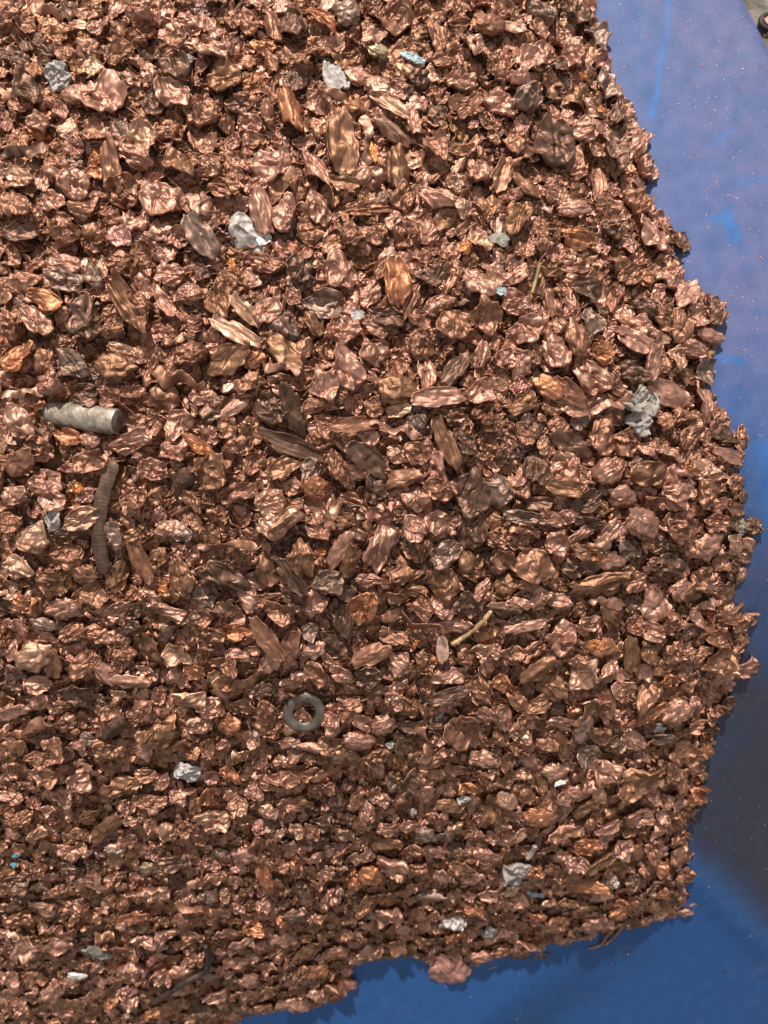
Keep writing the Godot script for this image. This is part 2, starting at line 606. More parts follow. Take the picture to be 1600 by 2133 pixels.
func sheet_picture() -> Texture2D:
	var n := 1024
	var im := Image.create(n, n, false, Image.FORMAT_RGB8)
	var soft := noise_image(n, 0.006, 4, 51)
	var fine := noise_image(n, 0.05, 3, 52)
	var streaky := noise_image(n, 0.012, 3, 53)
	var scuffs: Array = []  # clean or worn marks: from, to, half width, strength
	for s in [[1393, -30, 1386, 70, 5, 0.7], [1386, 70, 1372, 140, 6, 0.8], [1372, 140, 1367, 190, 6, 0.75], [1367, 190, 1355, 240, 7, 1.0], [1512, 445, 1530, 492, 13, 0.85], [1480, 452, 1510, 462, 10, 0.6],
			[1495, 742, 1545, 752, 8, 0.6], [1590, 930, 1600, 1100, 20, 0.6], [1575, 1330, 1610, 1480, 22, 0.5], [1480, 300, 1520, 270, 8, 0.35], [1540, 380, 1600, 370, 10, 0.3]]:
		var p := hit(s[0], s[1], 0.0, false)
		var q := hit(s[2], s[3], 0.0, false)
		scuffs.append([Vector2(p.x, p.z), Vector2(q.x, q.z), s[4] * 0.00068, s[5]])
	var stains: Array = []
	for s in [[1308, 1982, 9], [1297, 1985, 5], [1340, 2010, 4], [1510, 2022, 5], [1110, 2052, 5], [1280, 2005, 5]]:
		var p := hit(s[0], s[1], 0.0, false)
		stains.append([Vector2(p.x, p.z), s[2] * 0.0008])
	var grit := RandomNumberGenerator.new()
	grit.seed = 5
	for y in n:
		for x in n:
			var px := -1.0 + 2.0 * x / n
			var pz := -1.15 + 2.4 * y / n
			if px < -0.2 or pz > 1.1:
				im.set_pixel(x, y, Color(0.15, 0.38, 0.65))
				continue
			var s := soft.get_pixel(x, y).r
			var f := fine.get_pixel(x, y).r
			var st := streaky.get_pixel(x, int(y * 0.35) % n).r
			var dust := clampf(0.27 - 0.32 * smoothstep(-0.30, 0.62, pz) + 0.34 * (s - 0.5) + 0.25 * (f - 0.5), 0.0, 0.75)
			dust *= smoothstep(-0.15, 0.10, px)
			dust += 0.17 * smoothstep(0.30, 0.52, px) * smoothstep(-0.1, -0.7, pz)
			var q := Vector2(px, pz)
			for c in scuffs:
				if absf(q.x - c[0].x) < 0.12 and absf(q.y - c[0].y) < 0.25:
					var d: float = q.distance_to(Geometry2D.get_closest_point_to_segment(q, c[0], c[1])) / c[2]
					dust *= 1.0 - minf(1.0, 0.85 * c[3] * exp(-d * d * (0.4 + 1.4 * f)) * smoothstep(0.05, 0.5, s + 0.6 * (f - 0.3)))
			var bare := 0.0
			for k in scuffs:
				if absf(q.x - k[0].x) < 0.12 and absf(q.y - k[0].y) < 0.25:
					var d: float = q.distance_to(Geometry2D.get_closest_point_to_segment(q, k[0], k[1])) / k[2]
					bare = maxf(bare, 0.62 * k[3] * exp(-d * d * (0.4 + 1.2 * f)) * smoothstep(0.15, 0.6, f + 0.4 * s))
			var c := Color(0.011, 0.082, 0.265).lerp(Color(0.155, 0.13, 0.23), clampf(dust, 0.0, 0.9))
			c = c.lerp(Color(0.015, 0.16, 0.50), bare)
			# dry grey dust further down the sheet, with the fading light painted in
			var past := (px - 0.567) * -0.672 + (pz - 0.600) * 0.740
			var film_shade := smoothstep(-0.20, 0.30, pz) * smoothstep(0.03, -0.09, past + 0.03 * (s - 0.5)) * smoothstep(0.30, 0.46, px)
			film_shade = clampf(film_shade * (0.95 + 0.5 * (s - 0.5)) + 0.25 * (st - 0.5) * film_shade, 0.0, 0.95)
			c = c.lerp(Color(0.030, 0.030, 0.050), film_shade)
			for k in stains:
				if q.distance_squared_to(k[0]) < k[1] * k[1] * (0.5 + 1.2 * f):
					c = c.lerp(Color(0.02, 0.03, 0.06), 0.7)
			c = c * (0.9 + 0.2 * f) * grit.randf_range(0.94, 1.06)
			im.set_pixel(x, y, c.linear_to_srgb())
	return ImageTexture.create_from_image(im)

func make_dust() -> void:
	var r := RandomNumberGenerator.new()
	r.seed = 99
	var where: Array = []
	while where.size() < 1500:
		var px := r.randf_range(700, 1650)
		var py := r.randf_range(-40, 2160)
		if r.randf() > 0.16 + 0.84 * smoothstep(1300.0, 100.0, py):
			continue
		var p := hit(px, py, 0.0, false)
		if inside(p.x, p.z) > -0.004:
			continue
		where.append(p)
	var mm := MultiMesh.new()
	mm.transform_format = MultiMesh.TRANSFORM_3D
	mm.use_colors = true
	mm.mesh = meshes.N[0]
	mm.instance_count = where.size()
	for i in where.size():
		var s := 0.0007 + 0.0012 * pow(r.randf(), 3.0)
		if r.randf() < 0.03:
			s *= 1.8
		mm.set_instance_transform(i, Transform3D(Basis.from_euler(Vector3(0, r.randf() * TAU, 0)).scaled_local(Vector3(s, s, s * r.randf_range(0.6, 1.5))), where[i]))
		var c: Color = Color(0.75, 0.33, 0.26) if r.randf() < 0.8 else Color(0.75, 0.6, 0.5)
		mm.set_instance_color(i, c)
	var o := MultiMeshInstance3D.new()
	o.name = "copper_dust"
	o.multimesh = mm
	o.material_override = metals["w"]
	add_child(o)
	tag(o, "scattered reddish copper grains on the blue plastic sheet", "dust", "", "stuff")

# ------------------------------------------------------------------ loose pieces

func frame(px: float, py: float, angle: float, lean := 0.18) -> Basis:
	var p := hit(px, py)
	var up := heap_normal(p.x, p.z).lerp(Vector3.UP, 0.12)
	up = (up + Vector3(rng.randf_range(-1, 1), 0, rng.randf_range(-1, 1)) * lean).normalized()
	var a := deg_to_rad(angle)
	var x := Vector3(cos(a), 0, sin(a))
	x = (x - up * x.dot(up)).normalized()
	return Basis(x, up, x.cross(up))

const KINDS := {
	"F": ["copper_flake", "copper flake", "crumpled flake"], "C": ["curled_flake", "curled flake", "curled flake"], "P": ["folded_flake", "folded flake", "pod-like flake"],
	"N": ["copper_nugget", "copper nugget", "knobbly nugget"], "S": ["copper_strip", "copper strip", "narrow strip"]}
const TONE_WORDS := {"b": "brown", "p": "pinkish bronze", "o": "olive brown", "d": "dark sooty", "t": "pale tan", "c": "orange copper", "g": "greyish"}

func squash(kind: String, l: float, w: float) -> Vector3:
	match kind:
		"P": return Vector3(l, w * 1.0, w)
		"N": return Vector3(l, minf(l, w) * 1.0, w)
		"S": return Vector3(l, w * 4.0, w * 5.0)
	return Vector3(l, sqrt(l * w) * 0.78, w)

func kind_name(kind: String, tone: String) -> String:
	if kind != "F":
		return KINDS[kind][0]
	return "sooty_flake" if tone in "dg" else ("bronze_flake" if tone in "ptc" else "brown_flake")

# one piece of scrap: centre, length, width in the photograph's pixels, angle, kind and tone
func piece(px: float, py: float, l: float, w: float, angle: float, code: String, lift := 0.005) -> Node3D:
	var kind := code[0]
	var tone := code[1]
	var p := hit(px, py, lift + minf(l, 110.0) * 0.00007 + rng.randf_range(0.0, 0.003))
	var k := pixel_size(p)
	var b := frame(px, py, angle)
	if rng.randf() < 0.5:
		b = b * Basis(Vector3.RIGHT, PI)
	if rng.randf() < 0.5:
		b = b * Basis(Vector3.UP, PI)
	var size := squash(kind, l * k * 1.08, w * k * 1.12)
	var pool: Array = meshes[kind]
	var o := put(kind_name(kind, tone), pool[rng.randi() % pool.size()], metals[tone], self, Transform3D(b.scaled_local(size), p))
	mark([p, l * k * 0.5, w * k * 0.5, b.x])
	waiting.append([o, px, py, kind, tone])
	return o

func mark(s: Array) -> void:
	var key := Vector2i(floori(s[0].x / 0.06), floori(s[0].z / 0.06))
	if not cells.has(key):
		cells[key] = []
	cells[key].append(s)

func add_spot(px: float, py: float, radius: float) -> void:
	var p := hit(px, py, 0.006)
	var k := pixel_size(p)
	mark([p, radius * k, radius * k, Vector3.RIGHT])

func landmark(phrase: String, px: float, py: float) -> void:
	landmarks.append([phrase, Vector2(px, py)])

# a found thing that is one crumpled mesh
func lump(called: String, label: String, category: String, px: float, py: float, l: float, w: float, angle: float, mat: Material, m: Mesh, tall := 0.8, lift := 0.008) -> MeshInstance3D:
	var p := hit(px, py, lift)
	var k := pixel_size(p)
	var b := frame(px, py, angle, 0.08)
	var o := put(called, m, mat, self, Transform3D(b.scaled_local(Vector3(l * k, minf(l, w) * k * tall, w * k)), p))
	tag(o, label, category)
	add_spot(px, py, (l + w) * 0.25)
	return o

# a rod, wire or ribbon through points of the photograph, lying on the heap
func rod(points: Array, half_wide: float, half_thick: float, lift := 0.010, ribs := 0.0, tips := 0.6, turn := 0.0) -> ArrayMesh:
	var curve := Curve3D.new()
	for i in points.size():
		var q: Vector2 = points[i]
		var p := hit(q.x, q.y, lift)
		var before: Vector2 = points[maxi(0, i - 1)]
		var after: Vector2 = points[mini(points.size() - 1, i + 1)]
		var tangent := (hit(after.x, after.y, lift) - hit(before.x, before.y, lift)) / 6.0
		curve.add_point(p, -tangent, tangent)
	var n := 60 if ribs == 0.0 else 150
	var path: Array = []
	var wide: Array = []
	var thick: Array = []
	var twist: Array = []
	var k := pixel_size(hit(points[0].x, points[0].y))
	for i in n:
		var t := float(i) / (n - 1)
		path.append(curve.sample_baked(t * curve.get_baked_length(), true))
		var cap := lerpf(1.0, pow(maxf(0.0, 1.0 - pow(absf(2.0 * t - 1.0), 12.0)), 0.5), tips)
		var q := 1.0 + 0.12 * shape_noise.get_noise_2d(t * 7.0, points[0].x)
		if ribs > 0.0:
			q *= 1.0 + 0.02 * sin(t * 210.0 + 5.0 * shape_noise.get_noise_2d(t * 9.0, 1.0))
		wide.append(half_wide * k * cap * q + 0.0002)
		thick.append(half_thick * k * cap * q * (1.0 + (ribs * sin(t * 210.0 + 5.0 * shape_noise.get_noise_2d(t * 9.0, 1.0)))) + 0.0002)
		twist.append(turn + 0.3 * shape_noise.get_noise_2d(t * 2.0, points[0].y))
	return sweep(path, wide, thick, twist, 16, 0.05)

func make_finds() -> void:
	var steel := plain(Color(0.40, 0.36, 0.295), 0.55, 0.6, 0.4)
	var dark_steel := plain(Color(0.20, 0.175, 0.148), 0.58, 0.65, 0.5)
	var ash := plain(Color(0.50, 0.475, 0.45), 0.65, 0.15, 0.5)
	var clay := plain(Color(0.37, 0.345, 0.315), 0.7, 0.1, 0.8)
	var chalk := plain(Color(0.74, 0.74, 0.70), 0.6, 0.0, 0.6)
	var white := plain(Color(0.82, 0.82, 0.80), 0.45, 0.0, 0.3)
	var teal := plain(Color(0.34, 0.48, 0.50), 0.45, 0.2, 0.8)
	var cyan := plain(Color(0.10, 0.42, 0.52), 0.5, 0.0, 0.5)
	var slate := plain(Color(0.27, 0.26, 0.22), 0.6, 0.2, 0.7)
	var foil := plain(Color(0.56, 0.52, 0.48), 0.6, 0.25, 0.5)
	# -- steel pin
	var pin := Node3D.new()
	pin.name = numbered("steel_pin")
	add_child(pin)
	var p := hit(172, 868, 0.007)
	var k := pixel_size(p)
	pin.transform = Transform3D(frame(172, 868, 10.0, 0.03), p)
	var path: Array = []
	var wide: Array = []
	var thick: Array = []
	var twist: Array = []
	for i in 50:
		var t := i / 49.0
		path.append(Vector3((t - 0.5) * 166.0 * k, 0, 0))
		var cap := pow(maxf(0.0, 1.0 - pow(absf(2.0 * t - 1.0), 22.0)), 0.5)
		var dent := 1.0 + 0.10 * shape_noise.get_noise_2d(t * 3.0, 2.0) + 0.06 * (t - 0.5)
		wide.append(27.0 * k * dent * lerpf(0.92, 1.0, cap))
		thick.append(18.0 * k * dent * lerpf(0.86, 1.0, cap))
		twist.append(0.0)
	put("shaft", sweep(path, wide, thick, twist, 30, 0.09), steel, pin)
	for s in [-1.0, 1.0]:
		var cap := CylinderMesh.new()
		cap.top_radius = 12.0 * k
		cap.bottom_radius = 22.0 * k
		cap.height = 5.0 * k
		cap.radial_segments = 24
		put("end_face", cap, dark_steel, pin, Transform3D(Basis(Vector3(0, 0, 1), -s * PI * 0.5), Vector3(s * 85.0 * k, 0, 0)))
	tag(pin, "thick dull grey steel pin lying flat on the copper scrap", "steel pin")
	for dx in [-50, -15, 20, 55]:
		add_spot(172 + dx, 868 + dx * 0.17, 26)
	landmark("the steel pin", 172, 868)
	# -- washer
	var ring := TorusMesh.new()
	ring.inner_radius = 0.50
	ring.outer_radius = 1.0
	ring.rings = 48
	ring.ring_segments = 16
	p = hit(634, 1484, 0.005)
	k = pixel_size(p)
	var rb := frame(634, 1484, 20.0, 0.02) * Basis(Vector3(1, 0, 0), -0.12)
	var worn := ArrayMesh.new()
	var arr := ring.surface_get_arrays(0)
	var rv: PackedVector3Array = arr[Mesh.ARRAY_VERTEX]
	for i in rv.size():
		rv[i] *= 1.0 + 0.06 * shape_noise.get_noise_3d(rv[i].x * 2.0, rv[i].y * 3.0, rv[i].z * 2.0)
	arr[Mesh.ARRAY_VERTEX] = rv
	worn.add_surface_from_arrays(Mesh.PRIMITIVE_TRIANGLES, arr)
	var washer := put("steel_washer", worn, dark_steel, self, Transform3D(rb.scaled_local(Vector3(45, 24, 47) * k), p))
	tag(washer, "round grey steel washer with an open centre lying on the copper flakes", "washer")
	for a in 8:
		add_spot(634 + cos(a * TAU / 8) * 33, 1484 + sin(a * TAU / 8) * 33, 12)
	landmark("the steel washer", 634, 1484)
	# -- grey and white lumps
	lump("metal_lump", "bright silver crumpled lump nearest the top edge of the heap", "metal lump", 120, 160, 66, 58, 80, ash, flake("W", 700))
	landmark("the silver lump", 120, 160)
	lump("crumpled_foil", "pale grey crumpled foil scrap standing upright among brown flakes", "foil", 702, 160, 84, 54, 70, ash, flake("F", 701), 0.9, 0.010)
	landmark("the upright foil", 702, 160)
	lump("glass_shard", "bluish white jagged shard lying beside the upright foil scrap", "shard", 862, 122, 62, 28, 25, teal, flake("W", 702), 0.5)
	landmark("the bluish shard", 862, 122)
	lump("crumpled_foil", "large wrinkled silver foil half buried under a brown pod", "foil", 517, 490, 116, 84, 50, foil, flake("F", 703), 0.8, 0.003)
	lump("plastic_chip", "smooth white plastic chip peeping out beside the large silver foil", "plastic chip", 548, 492, 44, 34, 70, white, flake("F", 704), 0.4, 0.006)
	landmark("the large foil", 520, 490)
	# three lobes pressed together
	var st := SurfaceTool.new()
	for lobe in [[-0.05, 0.22, 0.62, 0.0], [-0.18, -0.12, 0.55, 1.0], [0.27, -0.16, 0.5, 2.0], [0.02, -0.30, 0.40, 3.0]]:
		st.append_from(flake("W", 710 + int(lobe[3])), 0, Transform3D(Basis.from_euler(Vector3(lobe[3], lobe[3] * 2.0, 0)).scaled(Vector3(lobe[2], lobe[2], lobe[2] * 1.15)), Vector3(lobe[0], 0.0, lobe[1])))
	lump("clay_lump", "matt grey three-lobed clay lump beside the wavy copper strip", "clay lump", 1335, 858, 92, 96, 0, clay, st.commit(), 1.0, 0.012)
	landmark("the clay lump", 1335, 858)
	lump("plastic_chip", "small clean white chip on the flakes near the blue sheet", "plastic chip", 1373, 1519, 36, 26, 15, chalk, flake("W", 705), 0.6)
	landmark("the white chip", 1373, 1519)
	lump("glass_shard", "pale icy blue shard standing in a dark pocket of flakes", "shard", 921, 1505, 50, 28, 75, teal, flake("F", 706), 0.8)
	landmark("the icy shard", 921, 1505)
	lump("metal_lump", "chalky white pitted lump with a small dark hollow", "metal lump", 388, 1606, 66, 60, 60, ash, flake("W", 707))
	landmark("the chalky lump", 388, 1606)
	lump("metal_lump", "wrinkled grey lump with a thin raised tip", "metal lump", 1072, 1818, 74, 60, 100, clay, flake("W", 708))
	rod_tip(1098, 1790, 1115, 1762, clay)
	landmark("the tipped lump", 1072, 1818)
	lump("metal_lump", "pale grey crumpled lump above the pink lump at the heap's foot", "metal lump", 947, 1922, 60, 50, 10, foil, flake("W", 709))
	lump("metal_lump", "smaller blue-grey lump beside the pale grey crumpled lump", "metal lump", 1018, 1942, 50, 40, 30, slate, flake("W", 714))
	landmark("the pale lump", 947, 1922)
	lump("stone_chip", "smooth off-white stone chip beside a greenish grey stub", "stone chip", 161, 2033, 40, 24, 10, white, nugget(715, 0.5), 0.6)
	lump("metal_stub", "greenish grey short metal stub lying beside the off-white stone", "metal stub", 201, 1986, 80, 32, 62, slate, flake("W", 716), 0.8)
	landmark("the greenish stub", 201, 1986)
	lump("plastic_chip", "bright cyan plastic scrap at the outer edge of the heap", "plastic chip", 35, 1782, 20, 13, -30, cyan, flake("F", 717), 0.8, 0.010)
	lump("plastic_chip", "tiny turquoise plastic scrap beside the bright cyan one", "plastic chip", 28, 1802, 13, 11, 20, cyan, nugget(718, 0.8), 0.8, 0.010)
	landmark("the cyan scrap", 33, 1790)
	lump("metal_lump", "silvery grey shard beside the ribbed brown hose piece", "metal lump", 109, 1084, 68, 36, 110, ash, flake("F", 719), 0.8, 0.009)
	landmark("the silvery shard", 109, 1084)
	lump("glossy_pebble", "yellowish glossy pebble caught in a folded flake", "pebble", 786, 104, 46, 40, 20, plain(Color(0.44, 0.34, 0.19), 0.35, 0.3, 0.4), nugget(720, 0.6))
	lump("stone_chip", "flat dark grey stone chip among tan flakes", "stone chip", 1042, 499, 52, 34, 10, slate, flake("F", 721), 0.5, 0.010)
	landmark("the dark stone", 1042, 499)
	lump("metal_lump", "tiny white shard next to the violet-tinged flake", "metal lump", 745, 655, 28, 22, 0, ash, flake("F", 722), 0.8, 0.010)
	landmark("the tiny shard", 745, 655)
	lump("metal_lump", "tiny blue-grey chip in a pointed pink flake", "metal lump", 1044, 605, 30, 17, 5, teal, flake("F", 723), 0.6, 0.012)
	lump("plastic_chip", "small mint white crumb above a pink nugget", "plastic chip", 1165, 1632, 32, 16, -12, chalk, flake("W", 724), 0.6, 0.010)
	landmark("the mint crumb", 1165, 1632)
	lump("metal_lump", "small silver scrap beside the dark leaf-shaped curl", "metal lump", 967, 1666, 26, 24, 40, foil, flake("W", 725), 0.8, 0.010)
	lump("metal_lump", "tiny silver crumb below the small silver scrap", "metal lump", 862, 1690, 15, 22, 0, foil, flake("W", 726), 0.8, 0.010)
	lump("metal_lump", "small dull white crumb near the icy blue shard", "metal lump", 813, 1551, 22, 18, 0, ash, flake("W", 727), 0.8, 0.010)
	lump("glass_shard", "thin teal-grey splinter next to the wrinkled grey lump", "shard", 1116, 1863, 46, 15, 22, teal, flake("W", 728), 0.7, 0.010)
	lump("metal_lump", "tiny bright silver bead near the heap's lower corner", "metal lump", 1284, 1842, 20, 22, 0, foil, flake("W", 729), 0.8, 0.010)
	lump("metal_lump", "pink porous copper lump jutting over the blue sheet", "copper lump", 934, 2012, 122, 84, 84, plain(Color(0.68, 0.36, 0.29), 0.55, 0.5, 0.6), nugget(730, 1.0), 0.8, 0.010)
	landmark("the pink lump", 934, 2012)
	lump("metal_lump", "small grey scrap tucked under flakes near the silver lump", "metal lump", 388, 122, 28, 30, 40, clay, flake("F", 731), 0.5, 0.008)
	lump("metal_lump", "dark grey crushed scrap at the outermost bulge of the heap's edge", "metal lump", 1545, 1098, 40, 26, 60, slate, flake("W", 732), 0.8, 0.010)
	# -- orange, yellow and tan bits
	var bare: StandardMaterial3D = metals["c"].duplicate()
	bare.albedo_color = Color(0.54, 0.205, 0.075).linear_to_srgb()
	bare.roughness = 0.45
	for s in [[485, 551, 34, 13, 68, "bright orange splinter standing on an olive flake"], [160, 1020, 24, 24, 20, "bright orange bead near the silvery grey shard"], [1217, 159, 25, 15, 8, "bright orange chip beside the blue sheet's upper edge"],
			[338, 1226, 24, 16, -20, "orange crumb under an olive flake near the ribbed hose"], [301, 1321, 16, 13, 0, "orange speck on the yellowish flake"], [778, 317, 52, 20, 80, "orange bare end of a pink strip"], [1142, 604, 0, 0, 0, ""],
			[1436, 972, 26, 18, -20, "vivid orange tip of a tan flake near the blue sheet"], [1478, 990, 22, 13, 30, "bright orange corner of a tan flake near the sheet"], [1248, 1163, 26, 18, 0, "red-orange torn edge between grey and brown flakes"], [1141, 1063, 16, 13, 0, "red-orange speck on a sooty flake"],
			[1255, 228, 24, 18, 30, "orange torn patch on the big sooty flake"], [972, 512, 40, 24, -60, "amber scrap beside the dark grey stone"], [866, 1343, 20, 13, -60, "amber chip near the tan plate"], [908, 1378, 22, 14, 20, "orange scrap beside the tan plate's foot"],
			[200, 330, 34, 22, 70, "brick red flake edge near the cone-shaped flake"], [415, 935, 44, 18, 30, "shiny orange fold of a pod"], [668, 1152, 22, 16, 0, "red-orange crumb between olive pods"], [1238, 1345, 26, 16, -70, "amber torn end of an olive nugget"], [250, 1734, 14, 9, 0, "tiny amber fleck on the small flakes"], [310, 1418, 18, 14, -20, "red-orange tip of a pink pod"]]:
		if s[2] > 0:
			lump("orange_scrap", s[5], "orange scrap", s[0], s[1], s[2], s[3], s[4], bare, flake("F", 760 + int(s[0]) % 7), 0.7, 0.0155)
	# -- plates, sticks and wires
	var plate := lump("tan_plate", "pale tan square-ended plate standing beside the yellow stick", "plate", 921, 1353, 68, 27, 78, plain(Color(0.78, 0.50, 0.37), 0.5, 0.4, 0.4), flake("P", 740), 0.5, 0.018)
	plate.rotate_object_local(Vector3.RIGHT, 0.2)
	landmark("the tan plate", 921, 1353)
	lump("tan_plate", "tan flat plate with folded corner jutting towards the blue sheet", "plate", 1533, 1133, 56, 44, 80, metals["t"], flake("F", 741), 0.5, 0.014)
	var o := put("yellow_stick", rod([Vector2(940, 1343), Vector2(968, 1326), Vector2(1000, 1300), Vector2(1024, 1272)], 4.6, 4.6, 0.020, 0.0, 0.5), plain(Color(0.60, 0.39, 0.20), 0.55, 0.3, 0.4))
	tag(o, "thin straight pale copper-yellow stick lying across the scrap beside the tan plate", "stick")
	o = put("plant_stem", rod([Vector2(1125, 548), Vector2(1117, 580), Vector2(1108, 612)], 3.4, 3.4, 0.020, 0.0, 0.5), plain(Color(0.34, 0.27, 0.10), 0.6, 0.1, 0.3))
	tag(o, "short thin yellowish stem on an olive flake", "stem")
	o = put("hose_piece", rod([Vector2(240, 962), Vector2(224, 1000), Vector2(211, 1050), Vector2(206, 1100), Vector2(210, 1150), Vector2(220, 1196)], 15.0, 4.0, 0.006, 0.06, 0.9, 0.25), plain(Color(0.24, 0.155, 0.115), 0.5, 0.7, 0.3))
	tag(o, "long curved brown hose piece with fine cross ribs", "hose piece")
	for q in [Vector2(236, 975), Vector2(218, 1020), Vector2(208, 1070), Vector2(207, 1120), Vector2(212, 1165)]:
		add_spot(q.x, q.y, 24)
	landmark("the ribbed hose", 210, 1085)
	o = put("bent_wire", rod([Vector2(318, 2090), Vector2(350, 2068), Vector2(385, 2046), Vector2(420, 2028), Vector2(433, 2012), Vector2(435, 1990), Vector2(428, 1970)], 6.5, 6.5, 0.020, 0.0, 0.4), plain(Color(0.07, 0.05, 0.04), 0.5, 0.4, 0.4))
	tag(o, "dark bent rod hooked over the small flakes near the heap's foot", "wire")
	landmark("the bent rod", 400, 2040)
	o = put("copper_wire", rod([Vector2(1225, 1975), Vector2(1250, 1968), Vector2(1268, 1945), Vector2(1290, 1925), Vector2(1292, 1935), Vector2(1275, 1955), Vector2(1258, 1968)], 3.0, 3.0, 0.014, 0.0, 0.4), metals["p"])
	tag(o, "thin looped copper wire at the foot of the heap by the blue sheet", "wire")
	landmark("the looped wire", 1262, 1955)
	landmark("the blue sheet", 1440, 1700)

func rod_tip(x0: float, y0: float, x1: float, y1: float, mat: Material) -> void:
	var o := put("metal_splinter", rod([Vector2(x0, y0), Vector2((x0 + x1) * 0.5 + 2.0, (y0 + y1) * 0.5), Vector2(x1, y1)], 5.0, 3.5, 0.014, 0.0, 0.9), mat)
	tag(o, "thin grey splinter sticking out of the wrinkled grey lump", "splinter")

# ------------------------------------------------------------------ the pieces that the photograph shows one by one

func trace_pieces() -> void:
	piece(213, 202, 111, 84, 80, "Fp")
	piece(162, 196, 44, 64, 90, "Np")
	piece(54, 179, 81, 57, 60, "Fd")
	piece(44, 209, 57, 51, 0, "Fb")
	piece(78, 250, 57, 44, 20, "Np")
	piece(300, 284, 68, 61, 60, "Ct")
	piece(469, 162, 84, 64, -10, "Fo")
	piece(358, 192, 78, 61, 20, "Cp")
	piece(418, 233, 68, 57, -10, "Nb")
	piece(317, 216, 61, 47, 80, "Fd")
	piece(189, 142, 51, 40, 85, "Ft")
	piece(250, 111, 74, 47, -20, "Fo")
	piece(47, 314, 108, 34, -5, "Sd")
	piece(233, 351, 115, 40, 85, "Pb")
	piece(202, 348, 57, 37, 70, "Fc")
	piece(284, 327, 78, 51, 30, "Np")
	piece(375, 341, 84, 61, 30, "Fo")
	piece(256, 402, 81, 74, 30, "Nb")
	piece(338, 415, 94, 84, 40, "Fp")
	piece(169, 435, 54, 37, 15, "Po")
	piece(44, 489, 68, 37, -10, "Pd")
	piece(135, 483, 68, 51, 10, "Nb")
	piece(189, 500, 61, 51, 80, "Nb")
	piece(417, 493, 98, 51, 55, "Pg")
	piece(152, 381, 74, 68, 50, "Fp")
	piece(27, 418, 74, 57, 20, "Fb")
	piece(469, 388, 88, 44, 5, "Fb")
	piece(189, 20, 61, 40, -20, "Fb")
	piece(290, 20, 68, 51, 10, "Np")
	piece(435, 57, 78, 47, 70, "Fp")
	piece(442, 105, 68, 44, 20, "Np")
	piece(358, 135, 88, 61, 55, "Fd")
	piece(20, 118, 68, 44, 10, "Fd")
	piece(364, 84, 68, 40, -20, "Fb")
	piece(14, 20, 54, 44, 30, "Fb")
	piece(101, 20, 81, 27, 30, "Sb")
	piece(118, 348, 74, 47, 40, "Fb")
	piece(34, 368, 68, 44, 10, "Ft")
	piece(824, 34, 74, 74, 60, "Fb")
	piece(611, 44, 74, 54, 70, "Fd")
	piece(672, 37, 78, 30, 35, "Cc")
	piece(780, 74, 68, 37, -40, "Pp")
	piece(989, 98, 68, 64, 80, "Fp")
	piece(905, 68, 81, 40, 80, "Fb")
	piece(608, 223, 111, 44, 75, "Pc")
	piece(560, 236, 51, 27, 80, "Pb")
	piece(712, 300, 128, 64, 80, "Po")
	piece(763, 290, 105, 30, 85, "Sp")
	piece(827, 351, 91, 51, 85, "Po")
	piece(814, 219, 91, 27, 35, "Pt")
	piece(817, 270, 88, 30, 30, "Pt")
	piece(965, 223, 81, 51, -30, "Cb")
	piece(570, 338, 88, 71, -20, "Fp")
	piece(655, 344, 101, 40, 60, "Fp")
	piece(766, 364, 68, 61, 40, "Fp")
	piece(773, 435, 94, 30, -8, "Cb")
	piece(732, 486, 57, 51, 80, "Nb")
	piece(780, 486, 57, 51, 20, "Fb")
	piece(847, 489, 54, 51, 0, "Nb")
	piece(952, 381, 57, 47, 20, "Nt")
	piece(1046, 364, 78, 37, -70, "Pb")
	piece(544, 439, 94, 44, 75, "Pp")
	piece(594, 446, 94, 51, 100, "Np")
	piece(665, 439, 84, 54, 60, "Fp")
	piece(999, 506, 61, 57, 0, "Ft")
	piece(911, 405, 94, 40, 25, "Fp")
	piece(712, 202, 94, 27, 10, "Sb")
	piece(955, 44, 54, 30, 0, "Cb")
	piece(564, 128, 51, 30, 70, "Pb")
	piece(1019, 51, 74, 44, -20, "Nb")
	piece(786, 179, 57, 44, 30, "Np")
	piece(746, 159, 57, 40, 10, "Np")
	piece(962, 169, 74, 47, -10, "Np")
	piece(874, 162, 54, 40, -40, "Fd")
	piece(996, 358, 44, 40, 0, "Np")
	piece(570, 54, 74, 34, 75, "Pb")
	piece(719, 381, 57, 27, 10, "Po")
	piece(635, 115, 57, 34, -30, "Fb")
	piece(550, 98, 54, 37, 20, "Fc")
	piece(908, 304, 68, 44, 70, "Fb")
	piece(1046, 216, 64, 44, 20, "Np")
	piece(861, 256, 51, 30, 80, "Pp")
	piece(722, 27, 54, 47, 30, "Ng")
	piece(1202, 20, 78, 68, 20, "Fd")
	piece(1239, 76, 64, 51, 75, "Fg")
	piece(1195, 115, 64, 68, 10, "Np")
	piece(1131, 111, 68, 51, -20, "Fp")
	piece(1104, 125, 71, 51, -40, "Fp")
	piece(1266, 165, 88, 57, 80, "Fg")
	piece(1202, 196, 68, 61, 60, "Fo")
	piece(1100, 199, 94, 61, -30, "Ng")
	piece(1161, 294, 115, 101, 60, "Fd")
	piece(1202, 341, 78, 54, 100, "Nb")
	piece(1290, 236, 78, 37, -65, "Fd")
	piece(1337, 294, 91, 40, -60, "Cp")
	piece(1344, 354, 54, 51, 30, "Np")
	piece(1279, 314, 98, 51, 75, "Fd")
	piece(1242, 381, 78, 34, 100, "Pb")
	piece(1087, 324, 91, 34, -80, "Sb")
	piece(1195, 435, 68, 30, -5, "Np")
	piece(1262, 429, 68, 51, 10, "Fb")
	piece(1327, 422, 68, 61, -20, "Nb")
	piece(1364, 489, 91, 68, 40, "Fp")
